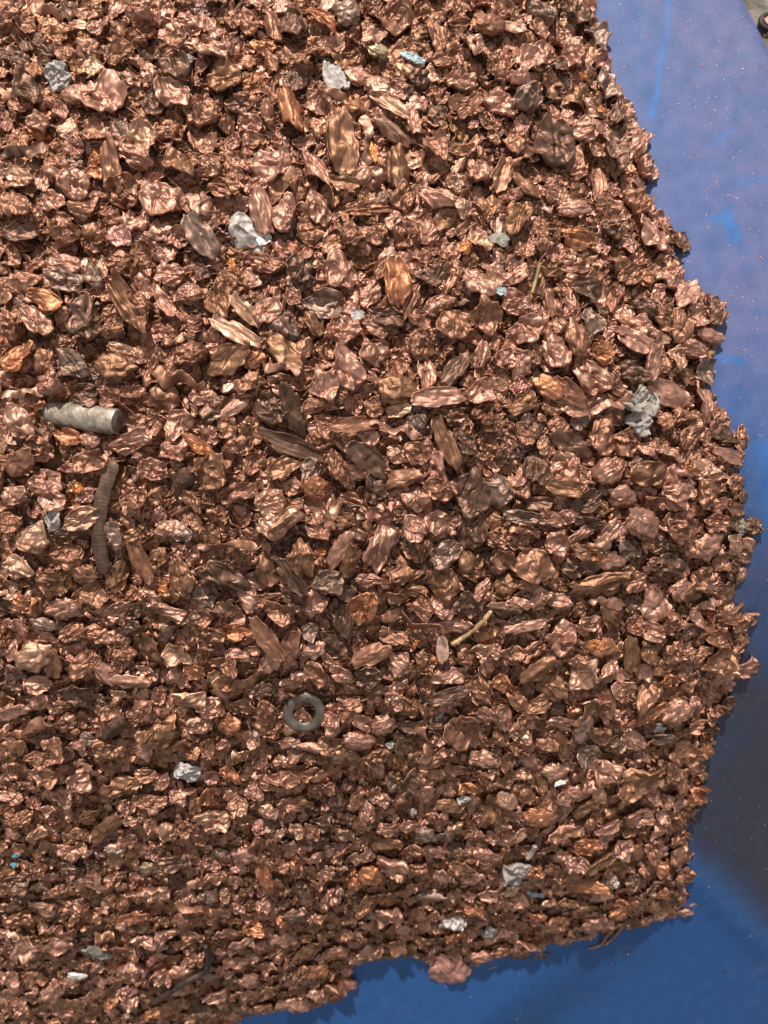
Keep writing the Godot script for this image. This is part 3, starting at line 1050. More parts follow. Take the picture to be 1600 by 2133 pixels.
	piece(1205, 489, 84, 47, 10, "Cc")
	piece(1080, 449, 88, 57, 100, "Fo")
	piece(1276, 479, 54, 51, 0, "Nd")
	piece(1134, 506, 54, 51, 0, "Fb")
	piece(1100, 385, 71, 30, 35, "Po")
	piece(1124, 20, 84, 51, 40, "Ng")
	piece(1154, 51, 68, 30, 80, "Pb")
	piece(1080, 159, 54, 47, 10, "Np")
	piece(1124, 61, 44, 34, 60, "Pb")
	piece(1232, 223, 64, 40, 30, "Fp")
	piece(1222, 270, 57, 51, 10, "Np")
	piece(1148, 402, 40, 40, 0, "Np")
	piece(1276, 398, 34, 27, 0, "Np")
	piece(1070, 297, 54, 44, 70, "Fb")
	piece(1418, 506, 47, 34, 70, "Pd")
	piece(1242, 310, 47, 37, 20, "Fb")
	piece(1276, 459, 57, 34, -20, "Fb")
	piece(176, 665, 91, 74, 100, "Fd")
	piece(267, 635, 148, 44, 60, "Co")
	piece(287, 641, 61, 57, 20, "Nb")
	piece(344, 635, 84, 30, 55, "Cp")
	piece(479, 594, 68, 68, 50, "Fo")
	piece(489, 692, 111, 37, 30, "Pt")
	piece(74, 665, 91, 51, 45, "Fp")
	piece(94, 628, 81, 40, 30, "Cc")
	piece(30, 678, 68, 51, 80, "Nb")
	piece(40, 746, 81, 44, -60, "Fc")
	piece(236, 763, 78, 51, 15, "No")
	piece(368, 790, 111, 40, 10, "Sb")
	piece(479, 746, 101, 57, -30, "Po")
	piece(334, 834, 71, 64, -60, "Cb")
	piece(371, 881, 61, 61, 30, "Fp")
	piece(446, 854, 84, 51, -50, "Fd")
	piece(277, 918, 94, 44, -25, "Fp")
	piece(40, 881, 88, 57, 60, "Fp")
	piece(182, 820, 51, 44, 20, "Nd")
	piece(40, 965, 74, 47, -40, "Pb")
	piece(442, 979, 81, 61, 60, "Fo")
	piece(415, 928, 81, 27, 35, "Pc")
	piece(378, 1002, 68, 44, -50, "Pd")
	piece(321, 979, 68, 44, 15, "Np")
	piece(280, 1036, 61, 47, -20, "Nb")
	piece(189, 962, 74, 47, -30, "Fb")
	piece(135, 550, 78, 47, 10, "Fp")
	piece(142, 587, 74, 40, 10, "Ng")
	piece(256, 547, 61, 47, 20, "Nb")
	piece(354, 570, 68, 51, -20, "Fp")
	piece(398, 611, 61, 40, 10, "Np")
	piece(452, 631, 88, 51, 60, "Fo")
	piece(520, 577, 51, 44, 20, "Fp")
	piece(510, 648, 81, 30, 45, "Pt")
	piece(101, 797, 61, 54, -20, "Np")
	piece(155, 760, 81, 54, 40, "Fg")
	piece(321, 746, 57, 30, -70, "Fb")
	piece(246, 732, 54, 37, 20, "Nt")
	piece(395, 739, 78, 47, -20, "Nb")
	piece(277, 817, 61, 34, -25, "Fb")
	piece(250, 834, 88, 20, 55, "Sb")
	piece(483, 851, 78, 27, -30, "Pp")
	piece(422, 827, 61, 44, 10, "Fp")
	piece(145, 911, 61, 30, 20, "Fc")
	piece(78, 935, 68, 51, 30, "Fb")
	piece(51, 584, 71, 47, 10, "Fb")
	piece(230, 685, 68, 30, -15, "Fo")
	piece(94, 1002, 61, 47, 20, "Np")
	piece(30, 1030, 64, 40, 10, "Fp")
	piece(516, 790, 74, 47, -20, "Fb")
	piece(526, 746, 51, 44, 0, "Nc")
	piece(489, 1026, 88, 37, -25, "Fb")
	piece(398, 1043, 81, 40, 30, "Fb")
	piece(111, 1040, 68, 47, 20, "Fp")
	piece(47, 820, 78, 24, -10, "Sp")
	piece(196, 577, 54, 40, 60, "Fg")
	piece(621, 560, 64, 57, 80, "Fd")
	piece(709, 564, 84, 68, 80, "Fp")
	piece(827, 587, 98, 51, 85, "Pc")
	piece(678, 631, 91, 51, 10, "Fg")
	piece(557, 641, 71, 57, -60, "Fp")
	piece(712, 689, 68, 57, 20, "Np")
	piece(726, 766, 101, 64, 55, "Fp")
	piece(780, 732, 78, 61, 30, "Fp")
	piece(678, 803, 64, 61, 30, "Fp")
	piece(830, 810, 78, 57, 0, "No")
	piece(945, 678, 74, 74, 60, "Fb")
	piece(996, 581, 81, 51, 35, "Fp")
	piece(594, 729, 91, 51, 45, "Po")
	piece(631, 729, 54, 34, 110, "Pb")
	piece(948, 766, 88, 40, -60, "Pd")
	piece(911, 827, 111, 40, -5, "Pp")
	piece(560, 851, 74, 51, 45, "Fd")
	piece(608, 854, 115, 44, 70, "Pd")
	piece(652, 847, 51, 30, -15, "Pb")
	piece(830, 854, 57, 27, -15, "Pt")
	piece(736, 888, 108, 34, -10, "Pb")
	piece(827, 894, 111, 27, 12, "Sp")
	piece(928, 922, 115, 37, 65, "Po")
	piece(614, 928, 165, 37, 27, "Pd")
	piece(763, 955, 101, 47, 35, "Pd")
	piece(591, 972, 71, 40, -30, "Po")
	piece(837, 999, 81, 37, -25, "Pb")
	piece(655, 1013, 57, 44, 10, "Nc")
	piece(982, 1030, 101, 81, 70, "Fd")
	piece(1046, 1019, 71, 64, 20, "Fg")
	piece(567, 1043, 74, 57, -10, "Nt")
	piece(918, 635, 88, 44, -20, "Fp")
	piece(1013, 658, 78, 68, 40, "Fb")
	piece(773, 611, 74, 37, -60, "Fp")
	piece(888, 574, 68, 40, 30, "Fd")
	piece(1046, 577, 64, 47, 10, "Fp")
	piece(800, 560, 64, 34, -50, "Fb")
	piece(857, 624, 94, 27, -65, "Cp")
	piece(807, 658, 88, 34, 10, "Cd")
	piece(783, 678, 74, 40, 20, "Np")
	piece(655, 672, 61, 34, 60, "Po")
	piece(601, 692, 68, 51, 40, "Ng")
	piece(577, 763, 101, 27, 25, "Sp")
	piece(888, 773, 84, 40, 80, "Ct")
	piece(1002, 739, 71, 34, -70, "Cp")
	piece(1050, 749, 51, 47, 20, "Np")
	piece(878, 719, 61, 47, 60, "Nb")
	piece(1002, 817, 81, 47, -30, "Fp")
	piece(783, 847, 51, 44, 20, "Fb")
	piece(766, 908, 47, 34, 30, "Pp")
	piece(874, 942, 68, 54, 20, "Fb")
	piece(965, 918, 68, 40, 50, "Fd")
	piece(746, 979, 54, 37, 30, "Nb")
	piece(699, 969, 68, 30, 80, "Fb")
	piece(722, 992, 68, 34, 75, "Fb")
	piece(780, 1019, 68, 51, 60, "Fd")
	piece(918, 1016, 64, 51, 30, "Nb")
	piece(871, 1036, 71, 51, -20, "Fp")
	piece(1026, 884, 47, 30, 0, "No")
	piece(1050, 952, 40, 44, 60, "Fd")
	piece(645, 976, 54, 40, -30, "Fg")
	piece(729, 1040, 57, 30, 10, "Cb")
	piece(834, 948, 61, 37, 15, "Ft")
	piece(550, 550, 68, 34, 10, "Nb")
	piece(611, 621, 40, 34, 20, "Np")
	piece(564, 918, 47, 27, 60, "Nb")
	piece(712, 824, 37, 34, 70, "Fb")
	piece(1222, 604, 88, 51, 10, "Fd")
	piece(1401, 581, 57, 51, 60, "Np")
	piece(1431, 614, 78, 44, -50, "Pp")
	piece(1495, 645, 57, 54, 20, "Fd")
	piece(1482, 699, 61, 27, 15, "Pp")
	piece(1468, 776, 61, 51, 20, "Fg")
	piece(1239, 668, 68, 54, 20, "Fg")
	piece(1323, 712, 81, 40, 30, "Pp")
	piece(1360, 753, 78, 40, 105, "Pp")
	piece(1320, 773, 78, 47, 25, "Fd")
	piece(1229, 783, 101, 57, 40, "Fp")
	piece(1391, 820, 108, 51, 15, "Pp")
	piece(1097, 689, 84, 54, -15, "Fp")
	piece(1158, 729, 88, 61, 70, "Fp")
	piece(1205, 709, 78, 51, 80, "Nb")
	piece(1087, 763, 64, 57, 0, "Fp")
	piece(1185, 817, 94, 37, 40, "Pb")
	piece(1195, 847, 74, 40, 15, "Pp")
	piece(1276, 842, 101, 27, -15, "Sp")
	piece(1468, 840, 115, 40, 65, "Cp")
	piece(1262, 905, 101, 64, -70, "Fb")
	piece(1310, 922, 78, 64, 80, "Fb")
	piece(1438, 911, 88, 54, -20, "Fb")
	piece(1354, 986, 94, 61, 5, "Fo")
	piece(1468, 982, 91, 44, 5, "Ft")
	piece(1185, 928, 98, 47, 30, "Pd")
	piece(1269, 976, 74, 51, -30, "Np")
	piece(1121, 979, 84, 68, 70, "Fd")
	piece(1408, 1036, 78, 57, 10, "Np")
	piece(1296, 1036, 68, 47, 20, "Np")
	piece(1519, 952, 78, 27, 15, "Pp")
	piece(1178, 976, 68, 64, 20, "Np")
	piece(1225, 1043, 78, 51, -20, "Fd")
	piece(1543, 918, 64, 37, 80, "Fb")
	piece(1472, 1030, 61, 51, 80, "Nb")
	piece(1532, 1009, 57, 44, -20, "Fb")
	piece(1347, 641, 78, 47, 10, "Nd")
	piece(1316, 574, 68, 40, -20, "Fb")
	piece(1364, 570, 40, 34, 0, "Nt")
	piece(1279, 618, 71, 30, -65, "Fb")
	piece(1381, 665, 68, 44, 30, "Fb")
	piece(1337, 682, 54, 40, 50, "Np")
	piece(1421, 672, 88, 44, -80, "Fb")
	piece(1445, 719, 68, 44, 10, "Np")
	piece(1259, 732, 57, 44, 50, "Cc")
	piece(1411, 746, 51, 54, 60, "Ft")
	piece(1293, 689, 51, 24, 10, "Np")
	piece(1111, 736, 51, 40, 70, "Nb")
	piece(1144, 810, 68, 40, 30, "Nc")
	piece(1148, 844, 47, 37, 20, "Fb")
	piece(1100, 827, 37, 30, -50, "Pb")
	piece(1087, 844, 81, 37, -15, "Fo")
	piece(1111, 884, 64, 40, 40, "Nd")
	piece(1097, 905, 61, 47, 60, "Fb")
	piece(1165, 884, 40, 47, 70, "Fb")
	piece(1205, 878, 44, 44, 10, "Fg")
	piece(1384, 881, 54, 40, -20, "Nb")
	piece(1424, 868, 57, 51, -40, "No")
	piece(1448, 871, 40, 47, 70, "Fp")
	piece(1357, 935, 40, 51, 80, "Fp")
	piece(1398, 945, 68, 34, 20, "Fp")
	piece(1178, 1016, 81, 37, 10, "Po")
	piece(1509, 898, 68, 37, 20, "Fd")
	piece(1185, 591, 57, 40, 20, "Np")
	piece(1080, 570, 44, 51, 60, "Fp")
	piece(1074, 631, 61, 44, 20, "Np")
	piece(1111, 648, 57, 34, -20, "Np")
	piece(1134, 584, 68, 30, -70, "Fo")
	piece(1151, 557, 57, 40, 10, "Fo")
	piece(1364, 1046, 54, 34, 20, "Fb")
	piece(1195, 557, 81, 30, -10, "Fp")
	piece(1296, 550, 68, 40, 10, "Nb")
	piece(1502, 861, 40, 37, 30, "Fb")
	piece(64, 1121, 71, 54, -70, "Ft")
	piece(37, 1182, 68, 51, 30, "Ft")
	piece(118, 1212, 84, 61, 20, "Fo")
	piece(375, 1202, 94, 51, 80, "Fo")
	piece(466, 1205, 122, 61, 35, "Fd")
	piece(246, 1202, 78, 44, -65, "Fo")
	piece(294, 1168, 108, 30, 65, "Pb")
	piece(341, 1273, 101, 37, 15, "Fp")
	piece(425, 1242, 74, 51, 60, "Fg")
	piece(236, 1111, 54, 27, 70, "Pg")
	piece(314, 1354, 81, 44, 80, "Fo")
	piece(368, 1360, 64, 44, 50, "Ft")
	piece(113, 1384, 74, 34, -75, "Pb")
	piece(182, 1384, 74, 51, -45, "Fb")
	piece(270, 1421, 81, 30, 5, "Pp")
	piece(392, 1462, 84, 54, -10, "Ft")
	piece(446, 1269, 105, 24, -15, "Sd")
	piece(91, 1300, 51, 27, 20, "Ng")
	piece(331, 1526, 111, 61, -30, "Fo")
	piece(418, 1509, 54, 37, 0, "Np")
	piece(61, 1519, 162, 30, -12, "Sb")
	piece(233, 1512, 74, 40, -40, "Pd")
	piece(30, 1566, 68, 57, 10, "Fo")
	piece(435, 1320, 68, 44, 20, "No")
	piece(371, 1111, 71, 40, 15, "Fg")
	piece(473, 1138, 135, 24, -5, "Sb")
	piece(169, 1080, 88, 47, -20, "Ft")
	piece(155, 1104, 81, 30, -10, "Fd")
	piece(145, 1158, 68, 54, 30, "Fb")
	piece(20, 1090, 51, 54, 60, "Fb")
	piece(439, 1111, 54, 44, 60, "Fo")
	piece(290, 1114, 68, 37, -30, "No")
	piece(351, 1100, 54, 34, 0, "Ft")
	piece(331, 1161, 57, 37, -50, "Fo")
	piece(310, 1249, 51, 40, 10, "Np")
	piece(243, 1269, 68, 34, -30, "Fp")
	piece(196, 1242, 74, 51, 20, "Fb")
	piece(54, 1259, 54, 40, 30, "Nc")
	piece(34, 1306, 57, 37, 50, "Fp")
	piece(135, 1269, 64, 44, 10, "Np")
	piece(202, 1323, 68, 40, 20, "Fb")
	piece(243, 1330, 61, 44, 10, "Np")
	piece(68, 1370, 78, 54, -20, "Nt")
	piece(250, 1357, 57, 47, 20, "Nb")
	piece(152, 1316, 61, 37, -30, "Fb")
	piece(216, 1404, 64, 34, 60, "Pp")
	piece(371, 1414, 57, 40, 60, "Fp")
	piece(159, 1441, 81, 51, 10, "Fd")
	piece(202, 1465, 74, 44, 30, "Fd")
	piece(81, 1424, 61, 40, 20, "Fp")
	piece(473, 1384, 68, 37, 10, "Cb")
	piece(489, 1431, 101, 30, -30, "Sb")
	piece(27, 1482, 64, 30, -25, "Pp")
	piece(78, 1465, 68, 37, -40, "Fp")
	piece(297, 1482, 64, 34, -50, "Fb")
	piece(233, 1482, 54, 30, -40, "Fb")
	piece(439, 1475, 64, 44, 0, "Np")
	piece(479, 1509, 51, 47, 0, "Nc")
	piece(489, 1316, 64, 30, 10, "Fc")
	piece(520, 1249, 61, 44, 60, "Fp")
	piece(364, 1556, 57, 27, -50, "Fb")
	piece(118, 1560, 64, 44, 60, "Fb")
	piece(182, 1539, 40, 27, 50, "Fg")
	piece(84, 1580, 64, 37, 10, "Nb")
	piece(230, 1560, 68, 40, 10, "No")
	piece(304, 1398, 40, 27, 30, "Fp")
	piece(405, 1398, 51, 40, 40, "Fc")
	piece(176, 1195, 54, 44, 0, "Nb")
	piece(473, 1269, 54, 40, 0, "Fb")
	piece(493, 1364, 54, 37, 20, "Np")
	piece(277, 1306, 57, 34, -20, "Fd")
	piece(513, 1472, 57, 40, 20, "Fb")
	piece(422, 1283, 51, 30, 30, "Fb")
	piece(577, 1084, 94, 68, -20, "Nt")
	piece(797, 1138, 111, 64, 110, "Fp")
	piece(986, 1097, 101, 57, 100, "Fd")
	piece(628, 1171, 94, 51, 80, "Co")
	piece(709, 1144, 88, 34, -60, "Pp")
	piece(729, 1168, 78, 37, -75, "Po")
	piece(557, 1185, 71, 51, 80, "Po")
	piece(611, 1202, 91, 40, 65, "Pd")
	piece(925, 1215, 81, 64, 80, "Fo")
	piece(986, 1185, 71, 61, 30, "No")
	piece(932, 1151, 84, 51, -35, "Fg")
	piece(861, 1232, 68, 27, 5, "Co")
	piece(719, 1222, 61, 54, 70, "Fd")
	piece(756, 1266, 94, 61, -60, "Fc")
	piece(709, 1283, 98, 47, 70, "Fd")
	piece(645, 1316, 40, 37, 0, "Fg")
	piece(699, 1340, 74, 44, 40, "Fd")
	piece(928, 1259, 61, 54, 30, "Np")
	piece(854, 1293, 142, 34, 15, "Sb")
	piece(942, 1303, 81, 37, -10, "Fp")
	piece(557, 1330, 105, 37, 60, "Pb")
	piece(604, 1347, 74, 37, -75, "Pb")
	piece(773, 1364, 88, 40, -25, "Pb")
	piece(662, 1401, 74, 51, 50, "Fb")
	piece(712, 1404, 61, 37, 40, "Fp")
	piece(935, 1448, 81, 30, -20, "Pd")
	piece(999, 1435, 71, 40, 40, "Fb")
	piece(884, 1532, 125, 34, -85, "Sb")
	piece(965, 1516, 94, 71, 70, "Fb")
	piece(800, 1509, 54, 44, 0, "Np")
	piece(854, 1509, 54, 30, 10, "Pd")
	piece(1046, 1499, 78, 44, 70, "Fp")
	piece(645, 1560, 71, 24, 10, "Pp")
	piece(560, 1516, 61, 47, 30, "Nb")
	piece(1050, 1269, 71, 27, 10, "Pd")
	piece(662, 1104, 61, 40, 20, "Np")
	piece(719, 1087, 47, 34, 0, "Fo")
	piece(746, 1114, 40, 24, 20, "Pd")
	piece(864, 1104, 68, 57, 70, "Fp")
	piece(911, 1087, 64, 51, 20, "Fp")
	piece(1030, 1124, 51, 40, 20, "Nb")
	piece(1050, 1161, 61, 40, 50, "Fb")
	piece(1006, 1229, 64, 30, -40, "Fp")
	piece(976, 1256, 61, 54, 30, "Fd")
	piece(840, 1202, 78, 34, -15, "Fb")
	piece(884, 1269, 51, 37, 40, "Nb")
	piece(766, 1208, 64, 34, 0, "Fp")
	piece(682, 1208, 68, 44, 20, "Ng")
	piece(550, 1252, 78, 37, -25, "Fb")
	piece(658, 1252, 51, 37, -40, "Fp")
	piece(581, 1276, 68, 40, 30, "Fb")
	piece(608, 1249, 64, 44, 40, "Fd")
	piece(868, 1327, 54, 34, 60, "Fo")
	piece(824, 1242, 44, 30, 20, "Pb")
	piece(773, 1310, 57, 30, -10, "Fo")
	piece(820, 1327, 68, 30, 15, "Fb")
	piece(652, 1354, 54, 34, -20, "Np")
	piece(564, 1381, 61, 40, -60, "Fp")
	piece(834, 1384, 57, 47, 70, "Fp")
	piece(766, 1408, 74, 51, -20, "Fd")
	piece(888, 1384, 57, 44, 30, "No")
	piece(935, 1408, 81, 37, 0, "Fp")
	piece(1016, 1381, 64, 44, 70, "Fp")
	piece(969, 1364, 51, 40, 30, "Nb")
	piece(1009, 1357, 68, 40, 10, "Nt")
	piece(827, 1435, 64, 40, -40, "Fp")
	piece(773, 1438, 57, 37, 20, "Fd")
	piece(729, 1465, 64, 37, 0, "Fb")
	piece(820, 1458, 54, 40, 60, "Np")
	piece(699, 1482, 57, 44, -30, "Fb")
	piece(712, 1502, 64, 30, -45, "Pb")
	piece(689, 1509, 54, 37, -60, "Np")
	piece(854, 1468, 57, 47, 40, "No")
	piece(918, 1509, 47, 64, 80, "Fd")
	piece(1016, 1492, 51, 54, 70, "Fp")
	piece(746, 1543, 71, 40, 20, "Np")
	piece(692, 1549, 68, 47, 10, "Fo")
	piece(598, 1546, 47, 27, -20, "Np")
	piece(834, 1546, 61, 34, 80, "Fd")
	piece(922, 1576, 68, 40, -30, "Fb")
	piece(1002, 1580, 64, 40, 20, "Fp")
	piece(614, 1418, 51, 37, 0, "Np")
	piece(544, 1438, 54, 40, -30, "Fd")
	piece(1043, 1539, 54, 40, 40, "Fb")
	piece(1046, 1424, 51, 37, 30, "Fc")
	piece(786, 1573, 68, 37, 10, "Nb")
	piece(557, 1478, 57, 40, 70, "Fb")
	piece(601, 1519, 30, 27, 0, "Nt")
	piece(1111, 1178, 98, 81, 20, "Fb")
	piece(1195, 1178, 54, 51, 60, "Fd")
	piece(1161, 1131, 61, 51, 20, "Fp")
	piece(1313, 1144, 54, 54, 50, "Fg")
	piece(1340, 1090, 88, 57, 25, "Np")
	piece(1249, 1215, 111, 40, -12, "Po")
	piece(1266, 1252, 91, 27, 12, "Sp")
	piece(1128, 1252, 71, 47, -35, "Fp")
	piece(1367, 1252, 91, 68, 110, "Fp")
	piece(1323, 1212, 57, 51, -50, "Fb")
	piece(1394, 1182, 84, 57, 20, "Fd")
	piece(1398, 1300, 57, 54, 30, "Nb")
	piece(1222, 1303, 64, 51, -40, "Fp")
	piece(1276, 1296, 88, 37, 60, "Co")
	piece(1171, 1323, 81, 51, -70, "Fp")
	piece(1094, 1306, 88, 24, -8, "Pp")
	piece(1107, 1357, 74, 37, -30, "Fb")
	piece(1215, 1404, 81, 57, -75, "Ft")
	piece(1121, 1398, 84, 37, -45, "Po")
	piece(1148, 1428, 74, 57, 40, "Fo")
	piece(1316, 1364, 88, 34, 80, "Po")
	piece(1354, 1354, 61, 51, 60, "Fo")
	piece(1195, 1354, 74, 57, 20, "Nb")
	piece(1252, 1350, 54, 37, 0, "Nc")
	piece(1472, 1138, 78, 51, -10, "Np")
	piece(1563, 1097, 54, 40, 20, "Nd")
	piece(1478, 1259, 78, 20, -15, "Sp")
	piece(1539, 1269, 54, 20, -25, "Cb")
	piece(1472, 1313, 68, 24, -55, "Sc")
	piece(1499, 1370, 74, 57, -20, "Fo")
	piece(1560, 1391, 61, 54, 20, "Fp")
	piece(1354, 1455, 101, 51, -65, "Fb")
	piece(1296, 1438, 61, 47, 60, "Fp")
	piece(1350, 1489, 84, 30, -40, "Pc")
	piece(1411, 1485, 68, 51, -10, "Np")
	piece(1128, 1465, 84, 37, -20, "Co")
	piece(1492, 1489, 68, 37, -40, "Cb")
	piece(1428, 1566, 88, 54, 20, "Fb")
	piece(1404, 1360, 47, 47, 0, "Nb")
	piece(1546, 1347, 68, 24, -20, "Co")
	piece(1212, 1519, 64, 40, 80, "Ng")
	piece(1080, 1522, 51, 44, 0, "Nt")
	piece(1171, 1556, 81, 30, 80, "Po")
	piece(1435, 1424, 71, 30, -70, "Fb")
	piece(1526, 1188, 51, 40, 85, "Fd")
	piece(1543, 1198, 37, 24, 85, "Np")
	piece(1222, 1151, 68, 37, 10, "Fo")
	piece(1269, 1168, 64, 37, 20, "Np")
	piece(1208, 1117, 68, 30, -40, "Fp")
	piece(1269, 1104, 74, 34, -50, "Fp")
	piece(1418, 1097, 71, 54, 60, "Nb")
	piece(1489, 1087, 68, 37, 5, "Nb")
	piece(1398, 1087, 54, 40, 10, "Fp")
	piece(1229, 1090, 68, 37, 10, "Fd")
	piece(1087, 1074, 88, 30, 0, "Fg")
	piece(1144, 1080, 57, 30, 20, "Np")
	piece(1094, 1107, 68, 20, 10, "Sb")
	piece(1458, 1202, 64, 51, 20, "Nb")
	piece(1418, 1229, 51, 44, 10, "Np")
	piece(1357, 1178, 51, 40, -20, "Fp")
	piece(1431, 1138, 44, 37, 80, "Fb")
	piece(1414, 1141, 57, 30, 10, "Fd")
	piece(1262, 1131, 44, 27, 70, "Ft")
	piece(1296, 1192, 61, 30, -20, "Fo")
	piece(1100, 1215, 57, 30, -10, "Fb")
	piece(1168, 1259, 64, 30, 20, "Cp")
	piece(1080, 1259, 68, 27, 10, "Fp")
	piece(1074, 1296, 54, 30, -15, "Fd")
	piece(1452, 1290, 68, 30, 40, "Cp")
	piece(1441, 1316, 57, 44, -20, "Fd")
	piece(1499, 1330, 74, 37, 20, "Fb")
	piece(1549, 1293, 61, 37, -20, "Nb")
	piece(1509, 1283, 68, 27, 25, "Fb")
	piece(1357, 1316, 74, 40, 30, "Fp")
	piece(1323, 1303, 51, 37, 50, "Nb")
	piece(1458, 1364, 68, 37, -20, "Fb")
	piece(1283, 1364, 54, 30, -40, "Fb")
	piece(1269, 1398, 68, 30, -25, "Fp")
	piece(1391, 1418, 57, 37, 0, "Fc")
	piece(1458, 1424, 64, 34, 70, "Fd")
	piece(1448, 1465, 51, 37, 20, "Np")
	piece(1475, 1438, 61, 40, 80, "Fb")
	piece(1512, 1414, 68, 37, -30, "Fp")
	piece(1512, 1465, 44, 34, -40, "Nd")
	piece(1269, 1492, 51, 40, 30, "Fp")
	piece(1236, 1475, 74, 37, -70, "Co")
	piece(1262, 1465, 68, 30, 70, "Pb")
	piece(1249, 1529, 57, 40, 10, "Nb")
	piece(1202, 1492, 68, 27, 20, "Fb")
	piece(1316, 1543, 68, 40, 30, "Fp")
	piece(1276, 1549, 64, 47, 10, "Fd")
	piece(1374, 1536, 81, 34, -10, "Fg")
	piece(1452, 1512, 68, 30, -10, "Fb")
	piece(1330, 1580, 64, 44, 10, "Np")
	piece(1138, 1556, 51, 44, 40, "Nb")
	piece(1171, 1509, 57, 40, 30, "Fp")
	piece(1100, 1502, 71, 37, 15, "Fb")
	piece(1087, 1556, 44, 44, 60, "Nb")
	piece(1222, 1573, 64, 51, 40, "Fg")
	piece(1468, 1566, 40, 34, 0, "Nc")
	piece(1067, 1364, 61, 47, 50, "Fb")
	piece(1080, 1462, 68, 37, 50, "Fb")
	piece(1370, 1134, 61, 40, 20, "Fd")
	piece(1350, 1128, 47, 30, 70, "Nb")
	piece(1529, 1090, 37, 30, 30, "Fd")
	piece(256, 1640, 88, 44, -25, "Fo")
	piece(223, 1728, 88, 40, -55, "Po")
	piece(446, 1708, 74, 51, 10, "Nt")
	piece(236, 1775, 54, 34, -10, "Fg")
	piece(277, 1910, 61, 30, -10, "Pc")
	piece(64, 1968, 68, 51, 70, "Fp")
	piece(115, 1968, 78, 47, -10, "Fp")
	piece(148, 1812, 44, 34, 60, "Fd")
	piece(125, 1856, 54, 34, 0, "Nb")
	piece(223, 1951, 51, 40, 0, "Nb")
	piece(277, 2015, 61, 51, -20, "Np")
	piece(334, 2038, 51, 44, 20, "Np")
	piece(270, 2089, 51, 37, -45, "Np")
	piece(111, 2066, 51, 44, 80, "Np")
	piece(20, 2042, 57, 44, 80, "Fp")
	piece(449, 2072, 68, 34, -10, "Fp")
	piece(415, 1995, 44, 40, 0, "Nb")
	piece(230, 2089, 37, 30, 80, "Nc")
	piece(422, 1897, 111, 27, 20, "Sb")
	piece(94, 2099, 152, 27, -25, "So")
	piece(40, 1917, 68, 37, -20, "Fb")
	piece(321, 1863, 61, 51, 0, "Np")
	piece(486, 2049, 51, 40, 10, "Fd")
	piece(94, 1613, 68, 37, 20, "Fb")
	piece(162, 1623, 51, 44, 0, "Np")
	piece(128, 1654, 54, 37, 40, "Np")
	piece(24, 1660, 64, 37, 10, "Fp")
	piece(44, 1708, 51, 34, -20, "Nb")
	piece(101, 1688, 40, 30, 20, "Fp")
	piece(78, 1735, 57, 30, -20, "Nt")
	piece(182, 1701, 68, 27, -35, "Fo")
	piece(297, 1667, 47, 30, 20, "Fo")
	piece(324, 1674, 51, 40, -20, "Np")
	piece(270, 1711, 37, 27, 0, "Fp")
	piece(368, 1664, 37, 30, 0, "Np")
	piece(432, 1654, 57, 34, -60, "Cc")
	piece(489, 1654, 57, 44, 20, "Fp")
	piece(496, 1677, 44, 40, 0, "Nt")
	piece(348, 1738, 51, 44, 50, "Nt")
	piece(358, 1796, 68, 37, 10, "Fd")
	piece(459, 1782, 47, 34, 30, "Fg")
	piece(506, 1782, 51, 37, 40, "Np")
	piece(449, 1826, 54, 30, -10, "Nb")
	piece(435, 1873, 47, 34, 30, "Ng")
	piece(412, 1843, 40, 30, 10, "Np")
	piece(209, 1850, 61, 20, 40, "Cp")
	piece(165, 1836, 51, 14, -25, "Sp")
	piece(280, 1870, 47, 34, 20, "Nb")
	piece(169, 1897, 47, 30, 50, "Nb")
	piece(91, 1890, 54, 30, 30, "Nt")
	piece(243, 1829, 51, 30, -20, "Fb")
	piece(20, 1890, 54, 34, 20, "Fb")
	piece(297, 1958, 54, 30, 10, "Np")
	piece(344, 1947, 47, 34, -20, "Np")
	piece(381, 1917, 40, 30, 0, "Nb")
	piece(263, 1978, 68, 37, 20, "Cb")
	piece(405, 1947, 51, 30, 10, "Fb")
	piece(473, 1947, 54, 37, 30, "Fb")
	piece(506, 1964, 57, 30, -10, "Fp")
	piece(493, 1998, 51, 27, 20, "Pb")
	piece(371, 2025, 47, 30, -20, "Np")
	piece(287, 2042, 40, 34, 0, "Nb")
	piece(186, 2076, 57, 37, -30, "Fp")
	piece(152, 2099, 61, 34, 20, "Fb")
	piece(40, 2099, 51, 37, 0, "Np")
	piece(74, 2038, 51, 34, 20, "Fb")
	piece(354, 2092, 61, 34, -10, "Fb")
	piece(422, 2106, 64, 30, 0, "Fd")
	piece(324, 2113, 61, 30, 10, "Fc")
	piece(500, 2099, 51, 34, 20, "Nd")
	piece(520, 2042, 51, 37, 60, "Np")
	piece(526, 1930, 47, 34, 10, "Nc")
	piece(466, 1863, 37, 24, 80, "Nt")
	piece(216, 1654, 51, 27, -60, "Pb")
	piece(189, 1606, 54, 30, 70, "Fp")
	piece(304, 1613, 57, 30, 10, "Fb")
	piece(338, 1627, 54, 30, -40, "Fp")
	piece(479, 1613, 57, 34, 60, "Fc")
	piece(57, 1637, 47, 27, 0, "Nb")
	piece(142, 1775, 51, 30, 30, "Np")
	piece(176, 1775, 40, 27, -10, "Nt")
	piece(78, 1812, 51, 30, 60, "Fb")
	piece(34, 1836, 54, 37, 20, "Nd")
	piece(7, 1829, 47, 37, 30, "Nb")
	piece(196, 1917, 37, 27, 30, "Fb")
	piece(145, 1947, 47, 30, -70, "Fb")
	piece(20, 1944, 51, 30, 20, "Np")
	piece(51, 1873, 57, 30, -15, "Fd")
	piece(807, 1762, 68, 27, -35, "Po")
	piece(550, 1822, 61, 27, 65, "Pc")
	piece(766, 1880, 78, 37, -60, "Co")
